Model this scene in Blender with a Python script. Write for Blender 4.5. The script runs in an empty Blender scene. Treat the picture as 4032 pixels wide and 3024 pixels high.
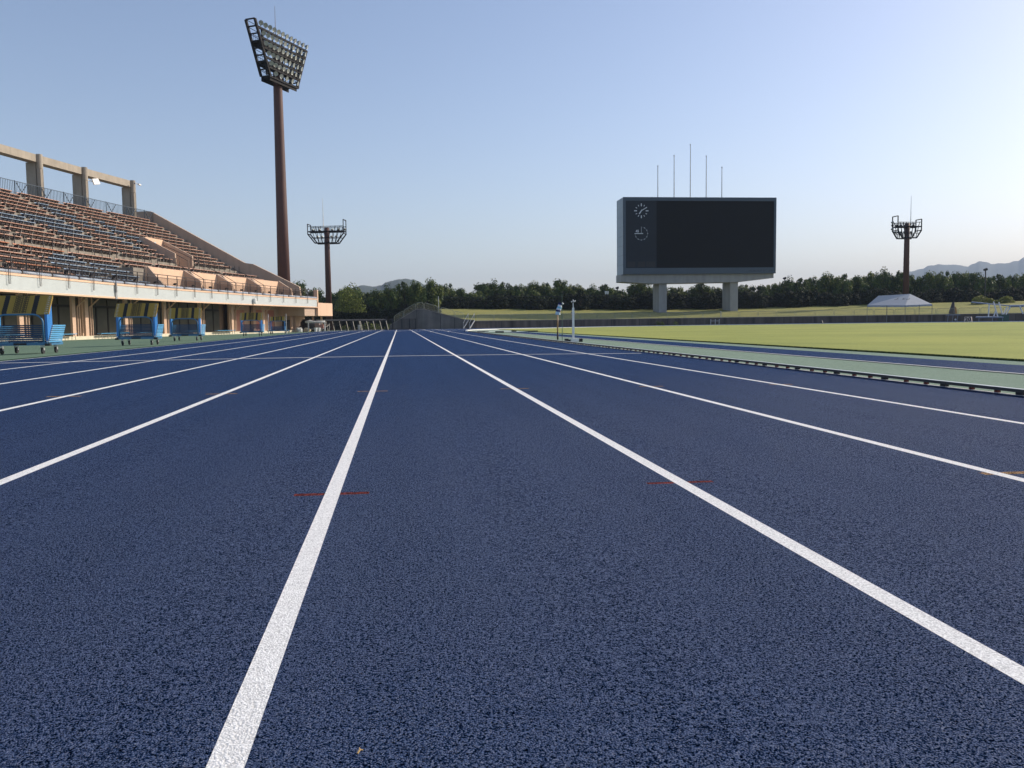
import bpy, bmesh, math, random
from mathutils import Vector, Matrix, Quaternion
R_ = math.radians
random.seed(7)
SC = bpy.context.scene
COL = SC.collection
# ------------------------------------------------------------------ camera
W, H, F = 4032, 3024, 3300.0
YAW, PITCH, ROLL, CH = .1326, .0736, -.0125, .571
_cy, _sy = math.cos(YAW), math.sin(YAW)
FW = Vector((_sy*math.cos(PITCH), _cy*math.cos(PITCH), -math.sin(PITCH)))
_r0 = Vector((_cy, -_sy, 0)); _u0 = _r0.cross(FW)
RT = _r0*math.cos(ROLL)+_u0*math.sin(ROLL)
UP = -_r0*math.sin(ROLL)+_u0*math.cos(ROLL)
CAM = Vector((0, 0, CH))
cd = bpy.data.cameras.new('camera'); cam = bpy.data.objects.new('camera', cd); COL.objects.link(cam)
cd.sensor_width = 36; cd.lens = 36*F/W; cd.clip_start = .05; cd.clip_end = 20000
M3 = Matrix((RT, UP, -FW)).transposed()
cam.matrix_world = Matrix.Translation(CAM) @ M3.to_4x4()
SC.camera = cam
# ------------------------------------------------------------------ world, sun, exposure
SUN_AZ, SUN_EL = R_(71), R_(28)          # azimuth clockwise from +Y
wd = bpy.data.worlds.new('World'); SC.world = wd; wd.use_nodes = True
nt = wd.node_tree; bg = nt.nodes['Background']
sk = nt.nodes.new('ShaderNodeTexSky'); sk.sky_type = 'NISHITA'; sk.sun_disc = False
sk.sun_elevation = SUN_EL; sk.sun_rotation = SUN_AZ
sk.air_density = 1.0; sk.dust_density = 1.1; sk.ozone_density = 3.0; sk.altitude = 50
tint = nt.nodes.new('ShaderNodeVectorMath'); tint.operation = 'MULTIPLY'; tint.inputs[1].default_value = (.96, .83, .79)
nt.links.new(sk.outputs[0], tint.inputs[0]); nt.links.new(tint.outputs[0], bg.inputs[0]); bg.inputs[1].default_value = .142
sl = bpy.data.lights.new('sun', 'SUN'); sl.energy = 3.3; sl.angle = R_(.5); sl.color = (1, .89, .74)
so = bpy.data.objects.new('sun', sl); COL.objects.link(so)
SD = Vector((math.sin(SUN_AZ)*math.cos(SUN_EL), math.cos(SUN_AZ)*math.cos(SUN_EL), math.sin(SUN_EL)))
so.rotation_euler = SD.to_track_quat('Z', 'Y').to_euler(); so.location = (0, 0, 60)
vs = SC.view_settings; vs.view_transform = 'Standard'; vs.look = 'None'; vs.exposure = .55; vs.gamma = 1
# ------------------------------------------------------------------ pixel helpers (measurements -> real places)
def ray(x, y): return (x-W/2)/F*RT-(y-H/2)/F*UP+FW
def proj(p):
    d = Vector(p)-CAM; z = d.dot(FW); return W/2+F*d.dot(RT)/z, H/2-F*d.dot(UP)/z, z
def P(x, y, z): return CAM+ray(x, y)*z
def sstep(t): t = max(0., min(1., t)); return t*t*(3-2*t)
CX, CY, RK = 41.35, 57.0, 36.8             # centre of the bend, kerb radius
RW = 75.0                                  # radius of the curved wall
def g(x, y):
    z = -.0075*max(-6.3, min(14., x))
    if x < -6.3: z -= .016*min(10.5, -6.3-x)
    if y > CY-20:
        r = math.hypot(x-CX, y-CY); t = -.24+.0015*max(-30., min(90., x-16))
        w = sstep((r-44)/26)*sstep((y-(CY-20))/25)
        z = z*(1-w)+t*w
    return z
def G(x, y):
    d = ray(x, y); z = 0.
    for _ in range(20):
        t = (z-CH)/d.z; p = CAM+d*t; z = g(p.x, p.y)
    return Vector((p.x, p.y, z))
def at_Y(x, Y, z=0):                       # world X of pixel column x on the plane at distance Y
    X = 0.
    a, b = -400., 400.
    for _ in range(50):
        m = (a+b)/2
        if proj((m, Y, z))[0] < x: a = m
        else: b = m
    return a
def zpx(x, y, X, Y):                       # world z at (X,Y) that shows at pixel row y
    z = 1.
    for _ in range(8):
        px, py, dz = proj((X, Y, z)); z += (py-y)*dz/F
    return z
# ------------------------------------------------------------------ materials
MATS = {}
def mat(name, col, rough=.6, var=.12, scale=6., bump=0., bscale=40., metal=0., spec=.5, streak=0., fine=None, alpha=None, trans=0., coat=0.):
    if name in MATS: return MATS[name]
    m = bpy.data.materials.new(name); m.use_nodes = True; MATS[name] = m
    N, L = m.node_tree.nodes, m.node_tree.links
    b = N['Principled BSDF']; b.inputs['Roughness'].default_value = rough; b.inputs['Metallic'].default_value = metal
    b.inputs['Specular IOR Level'].default_value = spec
    if coat: b.inputs['Coat Weight'].default_value = coat
    tc = N.new('ShaderNodeTexCoord')
    co = tc.outputs['Object']
    no = N.new('ShaderNodeTexNoise'); no.inputs['Scale'].default_value = scale; no.inputs['Detail'].default_value = 6; no.inputs['Roughness'].default_value = .6
    L.new(co, no.inputs['Vector'])
    fac = no.outputs['Fac']
    if streak:
        mp = N.new('ShaderNodeMapping'); mp.inputs['Scale'].default_value = (1, 1, .09); L.new(co, mp.inputs['Vector'])
        n2 = N.new('ShaderNodeTexNoise'); n2.inputs['Scale'].default_value = scale*1.6; n2.inputs['Detail'].default_value = 5
        L.new(mp.outputs[0], n2.inputs['Vector'])
        mx = N.new('ShaderNodeMix'); mx.data_type = 'FLOAT'; mx.inputs[0].default_value = streak
        L.new(fac, mx.inputs[2]); L.new(n2.outputs['Fac'], mx.inputs[3]); fac = mx.outputs[0]
    rp = N.new('ShaderNodeMapRange'); rp.inputs['From Min'].default_value = .3; rp.inputs['From Max'].default_value = .7
    rp.inputs['To Min'].default_value = 1-var; rp.inputs['To Max'].default_value = 1+var; L.new(fac, rp.inputs['Value'])
    vm = N.new('ShaderNodeVectorMath'); vm.operation = 'SCALE'; vm.inputs[0].default_value = col; L.new(rp.outputs[0], vm.inputs['Scale'])
    L.new(vm.outputs[0], b.inputs['Base Color'])
    if bump:
        n3 = N.new('ShaderNodeTexNoise'); n3.inputs['Scale'].default_value = bscale; n3.inputs['Detail'].default_value = 4; L.new(co, n3.inputs['Vector'])
        bp = N.new('ShaderNodeBump'); bp.inputs['Strength'].default_value = min(1, bump*6); bp.inputs['Distance'].default_value = bump*.1
        L.new(n3.outputs['Fac'], bp.inputs['Height']); L.new(bp.outputs[0], b.inputs['Normal'])
    if trans:
        tr = N.new('ShaderNodeBsdfTranslucent'); ms = N.new('ShaderNodeMixShader'); ms.inputs[0].default_value = trans
        L.new(vm.outputs[0], tr.inputs[0]); L.new(b.outputs[0], ms.inputs[1]); L.new(tr.outputs[0], ms.inputs[2])
        L.new(ms.outputs[0], N['Material Output'].inputs['Surface'])
    return m

def granule_mat(name, col, rough, height, worn=0.06, size=1.0, spec=.05, pits=(.30, 1.25)):
    """rubber track surface: world-space granules a few millimetres across"""
    m = bpy.data.materials.new(name); m.use_nodes = True; MATS[name] = m
    N, L = m.node_tree.nodes, m.node_tree.links
    N.remove(N['Principled BSDF'])
    b = N.new('ShaderNodeBsdfDiffuse'); gl = N.new('ShaderNodeBsdfGlossy'); gl.inputs['Roughness'].default_value = rough
    ms = N.new('ShaderNodeMixShader'); ms.inputs[0].default_value = spec
    L.new(b.outputs[0], ms.inputs[1]); L.new(gl.outputs[0], ms.inputs[2]); L.new(ms.outputs[0], N['Material Output'].inputs['Surface'])
    ge = N.new('ShaderNodeNewGeometry'); co = ge.outputs['Position']
    def noise(s, d=3, r=.55):
        n = N.new('ShaderNodeTexNoise'); n.inputs['Scale'].default_value = s; n.inputs['Detail'].default_value = d; n.inputs['Roughness'].default_value = r
        L.new(co, n.inputs['Vector']); return n.outputs['Fac']
    v = N.new('ShaderNodeTexVoronoi'); v.feature = 'SMOOTH_F1'; v.inputs['Scale'].default_value = 260*size; v.inputs['Smoothness'].default_value = .35
    L.new(co, v.inputs['Vector'])
    n1 = noise(130*size, 4, .7); n2 = noise(520*size, 2)
    def math_(op, a, bb):
        q = N.new('ShaderNodeMath'); q.operation = op
        for i, s in enumerate((a, bb)):
            if isinstance(s, (int, float)): q.inputs[i].default_value = s
            else: L.new(s, q.inputs[i])
        return q.outputs[0]
    h = math_('ADD', math_('MULTIPLY', v.outputs['Distance'], -.7), math_('MULTIPLY', n1, 1.25))
    h = math_('ADD', h, math_('MULTIPLY', n2, .25))
    bp = N.new('ShaderNodeBump'); bp.inputs['Strength'].default_value = 1.; bp.inputs['Distance'].default_value = height
    L.new(h, bp.inputs['Height']); L.new(bp.outputs[0], b.inputs['Normal']); L.new(bp.outputs[0], gl.inputs['Normal'])
    gm = N.new('ShaderNodeMapRange'); gm.inputs['From Min'].default_value = .30; gm.inputs['From Max'].default_value = .62
    gm.inputs['To Min'].default_value = 0; gm.inputs['To Max'].default_value = spec; L.new(h, gm.inputs['Value']); L.new(gm.outputs[0], ms.inputs[0])
    # large patches of wear, plus granule shading painted in: dark pits, bright tops
    big = noise(.35, 4); mid = noise(6., 4)
    lg = math_('ADD', math_('MULTIPLY', math_('SUBTRACT', big, .5), worn*2.4), math_('MULTIPLY', math_('SUBTRACT', mid, .5), worn*1.6))
    pit = N.new('ShaderNodeMapRange'); pit.inputs['From Min'].default_value = .15; pit.inputs['From Max'].default_value = .62
    pit.inputs['To Min'].default_value = pits[0]; pit.inputs['To Max'].default_value = pits[1]; L.new(h, pit.inputs['Value'])
    mo = noise(60*size, 2); lg = math_('ADD', lg, math_('MULTIPLY', math_('SUBTRACT', mo, .5), worn*6))
    k = math_('MAXIMUM', math_('MULTIPLY', math_('ADD', lg, 1.), pit.outputs[0]), .03)
    vm = N.new('ShaderNodeVectorMath'); vm.operation = 'SCALE'; vm.inputs[0].default_value = col; L.new(k, vm.inputs['Scale'])
    L.new(vm.outputs[0], b.inputs['Color'])
    return m
def grass_mat(name, col, col2, scale=.25, bump=.02):
    m = bpy.data.materials.new(name); m.use_nodes = True; MATS[name] = m
    N, L = m.node_tree.nodes, m.node_tree.links
    b = N['Principled BSDF']; b.inputs['Roughness'].default_value = .9; b.inputs['Specular IOR Level'].default_value = .15
    ge = N.new('ShaderNodeNewGeometry')
    a = N.new('ShaderNodeTexNoise'); a.inputs['Scale'].default_value = scale; a.inputs['Detail'].default_value = 10; a.inputs['Roughness'].default_value = .65
    f = N.new('ShaderNodeTexNoise'); f.inputs['Scale'].default_value = 22; f.inputs['Detail'].default_value = 5; f.inputs['Roughness'].default_value = .7
    for q in (a, f): L.new(ge.outputs['Position'], q.inputs['Vector'])
    rp = N.new('ShaderNodeMapRange'); rp.inputs['From Min'].default_value = .35; rp.inputs['From Max'].default_value = .65; L.new(a.outputs['Fac'], rp.inputs['Value'])
    mx = N.new('ShaderNodeMix'); mx.data_type = 'RGBA'; mx.inputs[6].default_value = (*col, 1); mx.inputs[7].default_value = (*col2, 1); L.new(rp.outputs[0], mx.inputs[0])
    r2 = N.new('ShaderNodeMapRange'); r2.inputs['From Min'].default_value = .3; r2.inputs['From Max'].default_value = .7; r2.inputs['To Min'].default_value = .72; r2.inputs['To Max'].default_value = 1.25; L.new(f.outputs['Fac'], r2.inputs['Value'])
    vm = N.new('ShaderNodeVectorMath'); vm.operation = 'SCALE'; L.new(mx.outputs[2], vm.inputs[0]); L.new(r2.outputs[0], vm.inputs['Scale'])
    L.new(vm.outputs[0], b.inputs['Base Color'])
    bp = N.new('ShaderNodeBump'); bp.inputs['Strength'].default_value = .8; bp.inputs['Distance'].default_value = bump
    L.new(f.outputs['Fac'], bp.inputs['Height']); L.new(bp.outputs[0], b.inputs['Normal'])
    return m
M_TRACK = granule_mat('blue_track', (.0158, .0420, .118), .30, .0046, worn=.05, pits=(.07, 1.8), spec=.13, size=1.3)
M_LINE = granule_mat('white_line_paint', (.88, .88, .85), .5, .0014, worn=.04, pits=(.70, 1.12), spec=.05)
M_ORANGE = granule_mat('orange_mark_paint', (.34, .22, .12), .6, .0025, worn=.6, pits=(.1, 1.4))
M_RED = granule_mat('red_mark_paint', (.17, .035, .030), .6, .0035, worn=.6, pits=(.2, 1.3))
M_GREEN = granule_mat('green_surface', (.16, .235, .165), .42, .0016, worn=.10, pits=(.7, 1.15), spec=.05)
M_GREENR = granule_mat('sheen_green_surface', (.25, .33, .245), .36, .0016, worn=.08, pits=(.7, 1.15), spec=.14)  # green lightened and glossier to carry the sunward sheen
M_GREEN2 = granule_mat('dark_green_surface', (.035, .085, .055), .6, .0016, worn=.1, spec=.03)
M_TURF = grass_mat('infield_turf', (.37, .385, .095), (.26, .30, .075), .16)
M_BANK = grass_mat('bank_turf', (.31, .285, .085), (.22, .23, .07), .3, .04)
M_SOIL = grass_mat('ground_soil', (.13, .14, .06), (.10, .11, .05), .02)
M_CONC = mat('concrete', (.36, .315, .25), .85, .22, 1.5, .05, 20, streak=.6)
M_CONCG = mat('grey_concrete', (.33, .325, .31), .85, .16, .9, .04, 12, streak=.6)
M_CONCD = mat('stained_wall_concrete', (.12, .096, .075), .9, .65, .8, .05, 12, streak=.75)
M_CONCW = mat('grey_wall_concrete', (.175, .163, .138), .9, .6, .5, .05, 12, streak=.6)
M_TREAD = mat('terrace_concrete', (.25, .22, .18), .9, .2, 2., .04, 20)
M_PINK = mat('peach_paint', (.74, .50, .335), .75, .07, 1.2, .01, 30, streak=.6)
M_COLP = mat('peach_column_paint', (.60, .41, .29), .8, .08, 1.5, streak=.5)
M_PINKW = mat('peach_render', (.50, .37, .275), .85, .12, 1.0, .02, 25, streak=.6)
M_GREYB = mat('grey_tube_paint', (.30, .34, .40), .45, .08, 2)
M_DARK = mat('dark_brown_steel', (.045, .035, .032), .5, .15, 5)
M_RAILB = mat('blue_grey_rail_paint', (.035, .06, .085), .5, .15, 4)
M_RAILF = mat('grey_green_rail_paint', (.30, .32, .24), .6, .2, 3)
M_POLE = mat('rust_red_pole_paint', (.085, .035, .027), .65, .22, 1.4, .02, 6, streak=.5)
M_HEAD = mat('tower_head_steel', (.012, .011, .012), .7, .2, 3, spec=.15)
M_GALV = mat('galvanised_steel', (.55, .56, .55), .4, .12, 6, metal=.6)
M_ALU = mat('kerb_aluminium', (.62, .66, .60), .42, .1, 3, metal=.25)
M_BLACK = mat('black_rubber', (.018, .018, .02), .6, .2, 8)
M_WHITE = mat('white_paint', (.78, .78, .75), .5, .06, 5)
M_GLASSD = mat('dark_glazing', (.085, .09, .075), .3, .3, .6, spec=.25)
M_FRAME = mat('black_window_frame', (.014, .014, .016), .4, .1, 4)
M_SEATB = mat('brown_seat_plastic', (.56, .33, .235), .55, .14, 1.5)
M_SEATU = mat('blue_seat_plastic', (.27, .36, .46), .5, .14, 1.5)
M_SEATO = mat('orange_seat_plastic', (.58, .24, .12), .55, .14, 1.5)
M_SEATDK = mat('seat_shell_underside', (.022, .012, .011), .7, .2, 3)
M_BRK = mat('seat_bracket_cast', (.46, .43, .37), .5, .1, 4)
M_BLUE = mat('bright_blue_paint', (.045, .23, .58), .38, .1, 4)
M_BLUEL = mat('light_blue_paint', (.10, .34, .58), .4, .1, 4)
M_BLUED = mat('tube_blue_paint', (.05, .17, .31), .4, .1, 4)
M_YEL = mat('yellow_bar_paint', (.40, .26, .04), .5, .1, 6)
M_BARK = mat('bark', (.06, .045, .03), .9, .3, 4, .1, 20)
LEAF = [mat('leaf_%s' % n, c, .6, .35, .5, trans=.14, spec=.2) for n, c in
        (('deep', (.034, .064, .015)), ('mid', (.070, .112, .025)), ('olive', (.135, .165, .036)), ('bright', (.23, .26, .05)))]
# ------------------------------------------------------------------ mesh builder
class MB:
    def __init__(s): s.v = []; s.f = []; s.m = []; s.cur = 0
    def quad(s, *p):
        i = len(s.v); s.v += [Vector(q) for q in p]; s.f.append(tuple(range(i, i+len(p)))); s.m.append(s.cur); return s
    def hexa(s, a):                        # 8 corners: bottom 4 ccw, top 4 ccw
        i = len(s.v); s.v += [Vector(q) for q in a]
        for f in ((3, 2, 1, 0), (4, 5, 6, 7), (0, 1, 5, 4), (1, 2, 6, 5), (2, 3, 7, 6), (3, 0, 4, 7)):
            s.f.append(tuple(i+k for k in f)); s.m.append(s.cur)
        return s
    def box(s, x0, y0, z0, x1, y1, z1):
        return s.hexa([(x0, y0, z0), (x1, y0, z0), (x1, y1, z0), (x0, y1, z0), (x0, y0, z1), (x1, y0, z1), (x1, y1, z1), (x0, y1, z1)])
    def beam(s, p, q, w, h, up=(0, 0, 1)):  # rectangular bar
        p, q = Vector(p), Vector(q); d = (q-p).normalized(); u = Vector(up)
        if abs(d.dot(u)) > .99: u = Vector((0, 1, 0))
        r = d.cross(u).normalized()*w/2; t = r.normalized().cross(d)*h/2
        return s.hexa([p-r-t, p+r-t, q+r-t, q-r-t, p-r+t, p+r+t, q+r+t, q-r+t])
    def tube(s, pts, r, n=8, cap=True):
        pts = [Vector(p) for p in pts]; rr = r if isinstance(r, (list, tuple)) else [r]*len(pts)
        rings = []; ref = None
        for i, p in enumerate(pts):
            d = (pts[min(i+1, len(pts)-1)]-pts[max(i-1, 0)])
            d = d.normalized() if d.length > 1e-9 else Vector((0, 0, 1))
            if ref is None: ref = Vector((0, 1, 0)) if abs(d.y) < .9 else Vector((1, 0, 0))
            a = d.cross(ref).normalized(); b = a.cross(d).normalized(); ref = b
            i0 = len(s.v); rings.append(i0)
            for k in range(n):
                t = 2*math.pi*k/n; s.v.append(p+(a*math.cos(t)+b*math.sin(t))*rr[i])
        for j in range(len(rings)-1):
            for k in range(n):
                s.f.append((rings[j]+k, rings[j]+(k+1) % n, rings[j+1]+(k+1) % n, rings[j+1]+k)); s.m.append(s.cur)
        if cap:
            s.f.append(tuple(rings[0]+k for k in range(n))[::-1]); s.m.append(s.cur)
            s.f.append(tuple(rings[-1]+k for k in range(n))); s.m.append(s.cur)
        return s
    def prism(s, poly, off):               # 3-D polygon extruded by vector off
        i = len(s.v); n = len(poly); off = Vector(off)
        s.v += [Vector(p) for p in poly]+[Vector(p)+off for p in poly]
        s.f.append(tuple(i+k for k in range(n))[::-1]); s.f.append(tuple(i+n+k for k in range(n))); s.m += [s.cur]*2
        for k in range(n): s.f.append((i+k, i+(k+1) % n, i+n+(k+1) % n, i+n+k)); s.m.append(s.cur)
        return s
    def mesh(s, m, T=None):
        i = len(s.v); s.v += [(T @ v.co) if T else v.co.copy() for v in m.vertices]
        for p in m.polygons: s.f.append(tuple(i+k for k in p.vertices)); s.m.append(s.cur)
        return s
    def build(s, name, mats, parent=None, smooth=False, local=False, fix=True):
        if not isinstance(mats, (list, tuple)): mats = [mats]
        off = Vector(parent_loc(parent)) if (parent and not local) else Vector((0, 0, 0))
        me = bpy.data.meshes.new(name); me.from_pydata([tuple(v-off) for v in s.v], [], s.f)
        for m in mats: me.materials.append(m)
        me.polygons.foreach_set('material_index', s.m)
        if smooth: me.polygons.foreach_set('use_smooth', [True]*len(s.f))
        if fix:
            bm = bmesh.new(); bm.from_mesh(me); bmesh.ops.recalc_face_normals(bm, faces=bm.faces[:]); bm.to_mesh(me); bm.free()
        me.update()
        o = bpy.data.objects.new(name, me); COL.objects.link(o)
        if parent: o.parent = parent
        return o
def parent_loc(o):
    v = Vector(o.location)
    while o.parent: o = o.parent; v += Vector(o.location)
    return v
def tag(o, label, cat, group=None, kind=None):
    if label: o['label'] = label
    if cat: o['category'] = cat
    if group: o['group'] = group
    if kind: o['kind'] = kind
    return o
def thing(name, label, cat, loc=(0, 0, 0), rz=0, group=None):
    o = bpy.data.objects.new(name, None); COL.objects.link(o); o.location = loc; o.rotation_euler = (0, 0, rz)
    o.empty_display_size = .2
    return tag(o, label, cat, group)
KIDS = {}
def kids(o): return [c for c in bpy.data.objects if c.parent == o]
def dup(root, loc, rz, label, scale=None, tree=None):
    if tree is None:
        tree = [(c, kids(c)) for c in kids(root)]
    r = root.copy(); COL.objects.link(r); r.location = loc; r.rotation_euler = (0, 0, rz); r['label'] = label
    if scale: r.scale = scale
    for c, sub in tree:
        n = c.copy(); COL.objects.link(n); n.parent = r
        for d in sub:
            e = d.copy(); COL.objects.link(e); e.parent = n
    return r
def struct(o): o['kind'] = 'structure'; return o
def text_mesh(t, size):
    c = bpy.data.curves.new('t', 'FONT'); c.body = t; c.size = size; c.align_x = 'CENTER'; c.align_y = 'CENTER'; c.resolution_u = 2; c.offset = size*.03
    o = bpy.data.objects.new('t', c); COL.objects.link(o)
    m = bpy.data.meshes.new_from_object(o.evaluated_get(bpy.context.evaluated_depsgraph_get()))
    bpy.data.objects.remove(o); return m
ORD = ['first', 'second', 'third', 'fourth', 'fifth', 'sixth', 'seventh', 'eighth', 'ninth', 'tenth', 'eleventh', 'twelfth', 'thirteenth']
ORD += ['%dth' % i for i in range(14, 21)]+['21st', '22nd', '23rd']+['%dth' % i for i in range(24, 31)]+['31st', '32nd', '33rd']+['%dth' % i for i in range(34, 41)]+['41st', '42nd', '43rd']+['%dth' % i for i in range(44, 51)]+['51st', '52nd', '53rd']+['%dth' % i for i in range(54, 61)]+['61st', '62nd', '63rd']+['%dth' % i for i in range(64, 71)]
# ------------------------------------------------------------------ ground sheets
def sheet(name, A, B, m, off, nx=1):
    """strip between curves A and B (lists of xy), laid on g() plus off"""
    mb = MB(); n = len(A); idx = []
    for i in range(n):
        for k in range(nx+1):
            t = k/nx; x = A[i][0]*(1-t)+B[i][0]*t; y = A[i][1]*(1-t)+B[i][1]*t
            mb.v.append(Vector((x, y, g(x, y)+(off(x, y) if callable(off) else off))))
    for i in range(n-1):
        for k in range(nx):
            a = i*(nx+1)+k; mb.f.append((a, a+1, a+nx+2, a+nx+1)); mb.m.append(0)
    o = mb.build(name, m, fix=False)
    me = o.data
    if me.polygons[len(me.polygons)//2].normal.z < 0: me.flip_normals()
    return o
def ys(a, b, st):
    n = max(1, int(math.ceil((b-a)/st))); return [a+(b-a)*i/n for i in range(n+1)]
def arc(r, a0, a1, n): return [(CX+r*math.cos(R_(a0+(a1-a0)*i/n)), CY+r*math.sin(R_(a0+(a1-a0)*i/n))) for i in range(n+1)]
# base ground far out to the horizon
mb = MB(); rings = [0, 60, 130, 200, 320, 600, 1200, 2500, 6000]; nseg = 64
mb.v.append(Vector((30, 60, -.4)))
for r in rings[1:]:
    for k in range(nseg):
        t = 2*math.pi*k/nseg; mb.v.append(Vector((30+r*math.cos(t), 60+r*math.sin(t), -.42 if r < 140 else -1.)))
for k in range(nseg): mb.f.append((0, 1+k, 1+(k+1) % nseg)); mb.m.append(0)
for j in range(len(rings)-2):
    for k in range(nseg):
        a = 1+j*nseg; mb.f.append((a+k, a+nseg+k, a+nseg+(k+1) % nseg, a+(k+1) % nseg)); mb.m.append(0)
struct(mb.build('ground', M_SOIL))
LX = [-.2354+1.22*i for i in range(-5, 4)]           # white line centres
XL, XK = LX[0]-.025, LX[8]+1.22-.02                  # outer track edge, kerb face
# blue surfacing: straight with its chute
Y0, Y1 = -6., 114.
yy = ys(Y0, Y1, 2.)
struct(sheet('running_track', [(XL, y) for y in yy], [(6., y) for y in yy], M_TRACK, 0., 8))
# the bend, from kerb to wall
A = arc(RK-1.5, 182, 20, 110); B = arc(RW+.2, 182, 20, 110)
struct(sheet('bend_track', A, B, M_TRACK, -.006, 26))
# green apron left of the track
yl = ys(Y0, 118, 2.)
struct(sheet('green_apron', [(-27, y) for y in yl], [(XL-.22, y) for y in yl], M_GREEN, -.004, 10))
struct(sheet('apron_edge_strip', [(XL-.30, y) for y in yl], [(XL+.005, y) for y in yl], M_GREEN2, -.001, 1))
# infield: green D, runway, turf
def xin(y):   # kerb x at height y on the left part of the bend
    return XK if y <= CY else CX-math.sqrt(max(0, RK*RK-(y-CY)**2))
yi = ys(Y0, CY, 2.)+ys(CY, CY+RK-.3, .8)[1:]
def cl(x, y): return max(x, xin(y)+.06)
def strip_in(name, x0, x1, m, off, nx, ymax=200):
    q = [y for y in yi if xin(y)+.06 < x1 and y < ymax]
    return struct(sheet(name, [(cl(x0, y), y) for y in q], [(max(x1, cl(x0, y)), y) for y in q], m, off, nx))
strip_in('infield_apron', XK, 20., M_GREENR, .004, 8, 80)
strip_in('runway', 6.50, 7.76, M_TRACK, .009, 1, 62)
q = [y for y in yi if y < 62]
struct(sheet('runway_line', [(6.45, y) for y in q], [(6.505, y) for y in q], M_LINE, .014, 1))
# turf: from x=8.55 to the far right, clipped by the bend
def xt(y): return max(8.55, xin(y)+.12) if y <= CY+24 else xin(y)+.12
def xr(y): return CX+(RK-.2 if y <= CY else math.sqrt(max(0, (RK-.2)**2-(y-CY)**2)))
mbq = [y for y in yi]
struct(sheet('infield_turf', [(xt(y) if y < 62 else max(xin(y)+.12, 8.55+(y-62)*-.0+ (0 if y<62 else 0)), y) for y in mbq], [(max(xr(y), xt(y)+.01), y) for y in mbq], M_TURF, .035, 30))
# turf edge towards the runway, its shade painted as dark green
mb = MB()
for i in range(len(q)-1):
    a, b = q[i], q[i+1]
    mb.quad((8.55, a, g(8.55, a)), (8.55, b, g(8.55, b)), (8.55, b, g(8.55, b)+.035), (8.55, a, g(8.55, a)+.035))
    mb.quad((8.55, a, g(8.55, a)+.035), (8.55, b, g(8.55, b)+.035), (8.56, b, g(8.55, b)+.036), (8.56, a, g(8.55, a)+.036))
tag(mb.build('turf_edge', grass_mat('shaded_turf_edge', (.05, .075, .03), (.035, .05, .02), 4), fix=False), None, None, kind='structure')
rnd = random.Random(11)
mb = MB()
for i in range(5200):                                # ragged blades along the cut edge
    y = 6+rnd.random()**1.6*36; x = 8.55+rnd.uniform(-.025, .06); h = rnd.uniform(.004, .020); a = rnd.random()*3.14; w = .004+y*.0003
    z = g(x, y)+.02; mb.quad((x-w*math.cos(a), y-w*math.sin(a), z), (x+w*math.cos(a), y+w*math.sin(a), z), (x+rnd.uniform(-.02, .02), y, z+h))
tag(mb.build('grass_tufts', MATS['infield_turf'], fix=False), 'rough dark green grass blades along the cut edge of the infield', 'grass', kind='stuff')
# painted lines
for i, x in enumerate(LX):
    w = .025
    yq = [y for y in yy if y <= 92]; o = sheet('lane_line', [(x-w, y) for y in yq], [(x+w, y) for y in yq], M_LINE, lambda x, y: .0006+.0036*sstep((y-18)/30), 1); struct(o)
for k in range(1, 10):
    r = RK+1.22*k
    o = sheet('lane_line', arc(r-.025, 180, 70, 90), arc(r+.025, 180, 70, 90), M_LINE, .0032 if k % 2 else .0048, 1); struct(o)
# thin curved start line across all lanes
pl = [G(x, y) for x, y in ((0, 1430), (200, 1426.3), (700, 1417), (1100, 1409.6), (1400, 1404.3), (1700, 1400), (2100, 1395), (2525, 1391.2))]
pp = []
for i in range(len(pl)-1):
    for t in (0, .25, .5, .75): pp.append(pl[i].lerp(pl[i+1], t))
pp.append(pl[-1])
pp = [p for p in pp if p.x < XK-.06 and p.x > XL]
struct(sheet('start_line', [(p.x, p.y-.045) for p in pp], [(p.x, p.y+.045) for p in pp], M_LINE, .0013, 1))
# lane marks: near red/orange row and the next orange row
def mark(x0, x1, y, w, m, off=.0009):
    n = 4; return struct(sheet('lane_mark', [(x0+(x1-x0)*i/n, y-w/2) for i in range(n+1)], [(x0+(x1-x0)*i/n, y+w/2) for i in range(n+1)], m, off, 1))
for (xa, ya, xb, yb, w, m) in ((1157, 1951, 1454, 1940, .036, M_RED), (2545, 1903, 2808, 1897, .030, M_RED), (3850, 1862, 4160, 1862, .045, M_ORANGE),
                               (810, 1552, 935, 1550, .05, M_ORANGE), (1408, 1541, 1526, 1540, .05, M_ORANGE), (1972, 1532, 2080, 1529, .05, M_ORANGE),
                               (2516, 1522, 2614, 1521, .05, M_ORANGE), (3025, 1514, 3125, 1514, .05, M_ORANGE), (185, 1562, 320, 1560, .05, M_ORANGE)):
    a, b = G(xa, ya), G(xb, yb)
    if abs(a.x) > 5: continue
    ym = (a.y+b.y)/2
    lx = min(LX, key=lambda q: abs(q-(a.x+b.x)/2))
    mark(a.x, lx-.026, ym, w, m); mark(lx+.026, b.x, ym, w, m)
for lx in (LX[3], LX[4], LX[5], LX[6]):
    mark(lx+.03, lx+.34, 60.5, .05, M_LINE, .006)
    mark(lx-.16, lx-.03, 60.5, .05, M_LINE, .006)
# small twig on the near track
mb = MB(); p = G(1408, 2978); mb.tube([p+Vector((0, 0, .004)), p+Vector((.003, .006, .006)), p+Vector((.002, .013, .005))], [.0012, .0014, .0006], 5)
mb.tube([p+Vector((.003, .006, .006)), p+Vector((.007, .008, .004))], [.001, .0006], 5)
tag(mb.build('twig', mat('dry_twig', (.45, .30, .12), .7)), 'tiny dry brown twig lying on the blue track at the bottom', 'twig')
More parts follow.
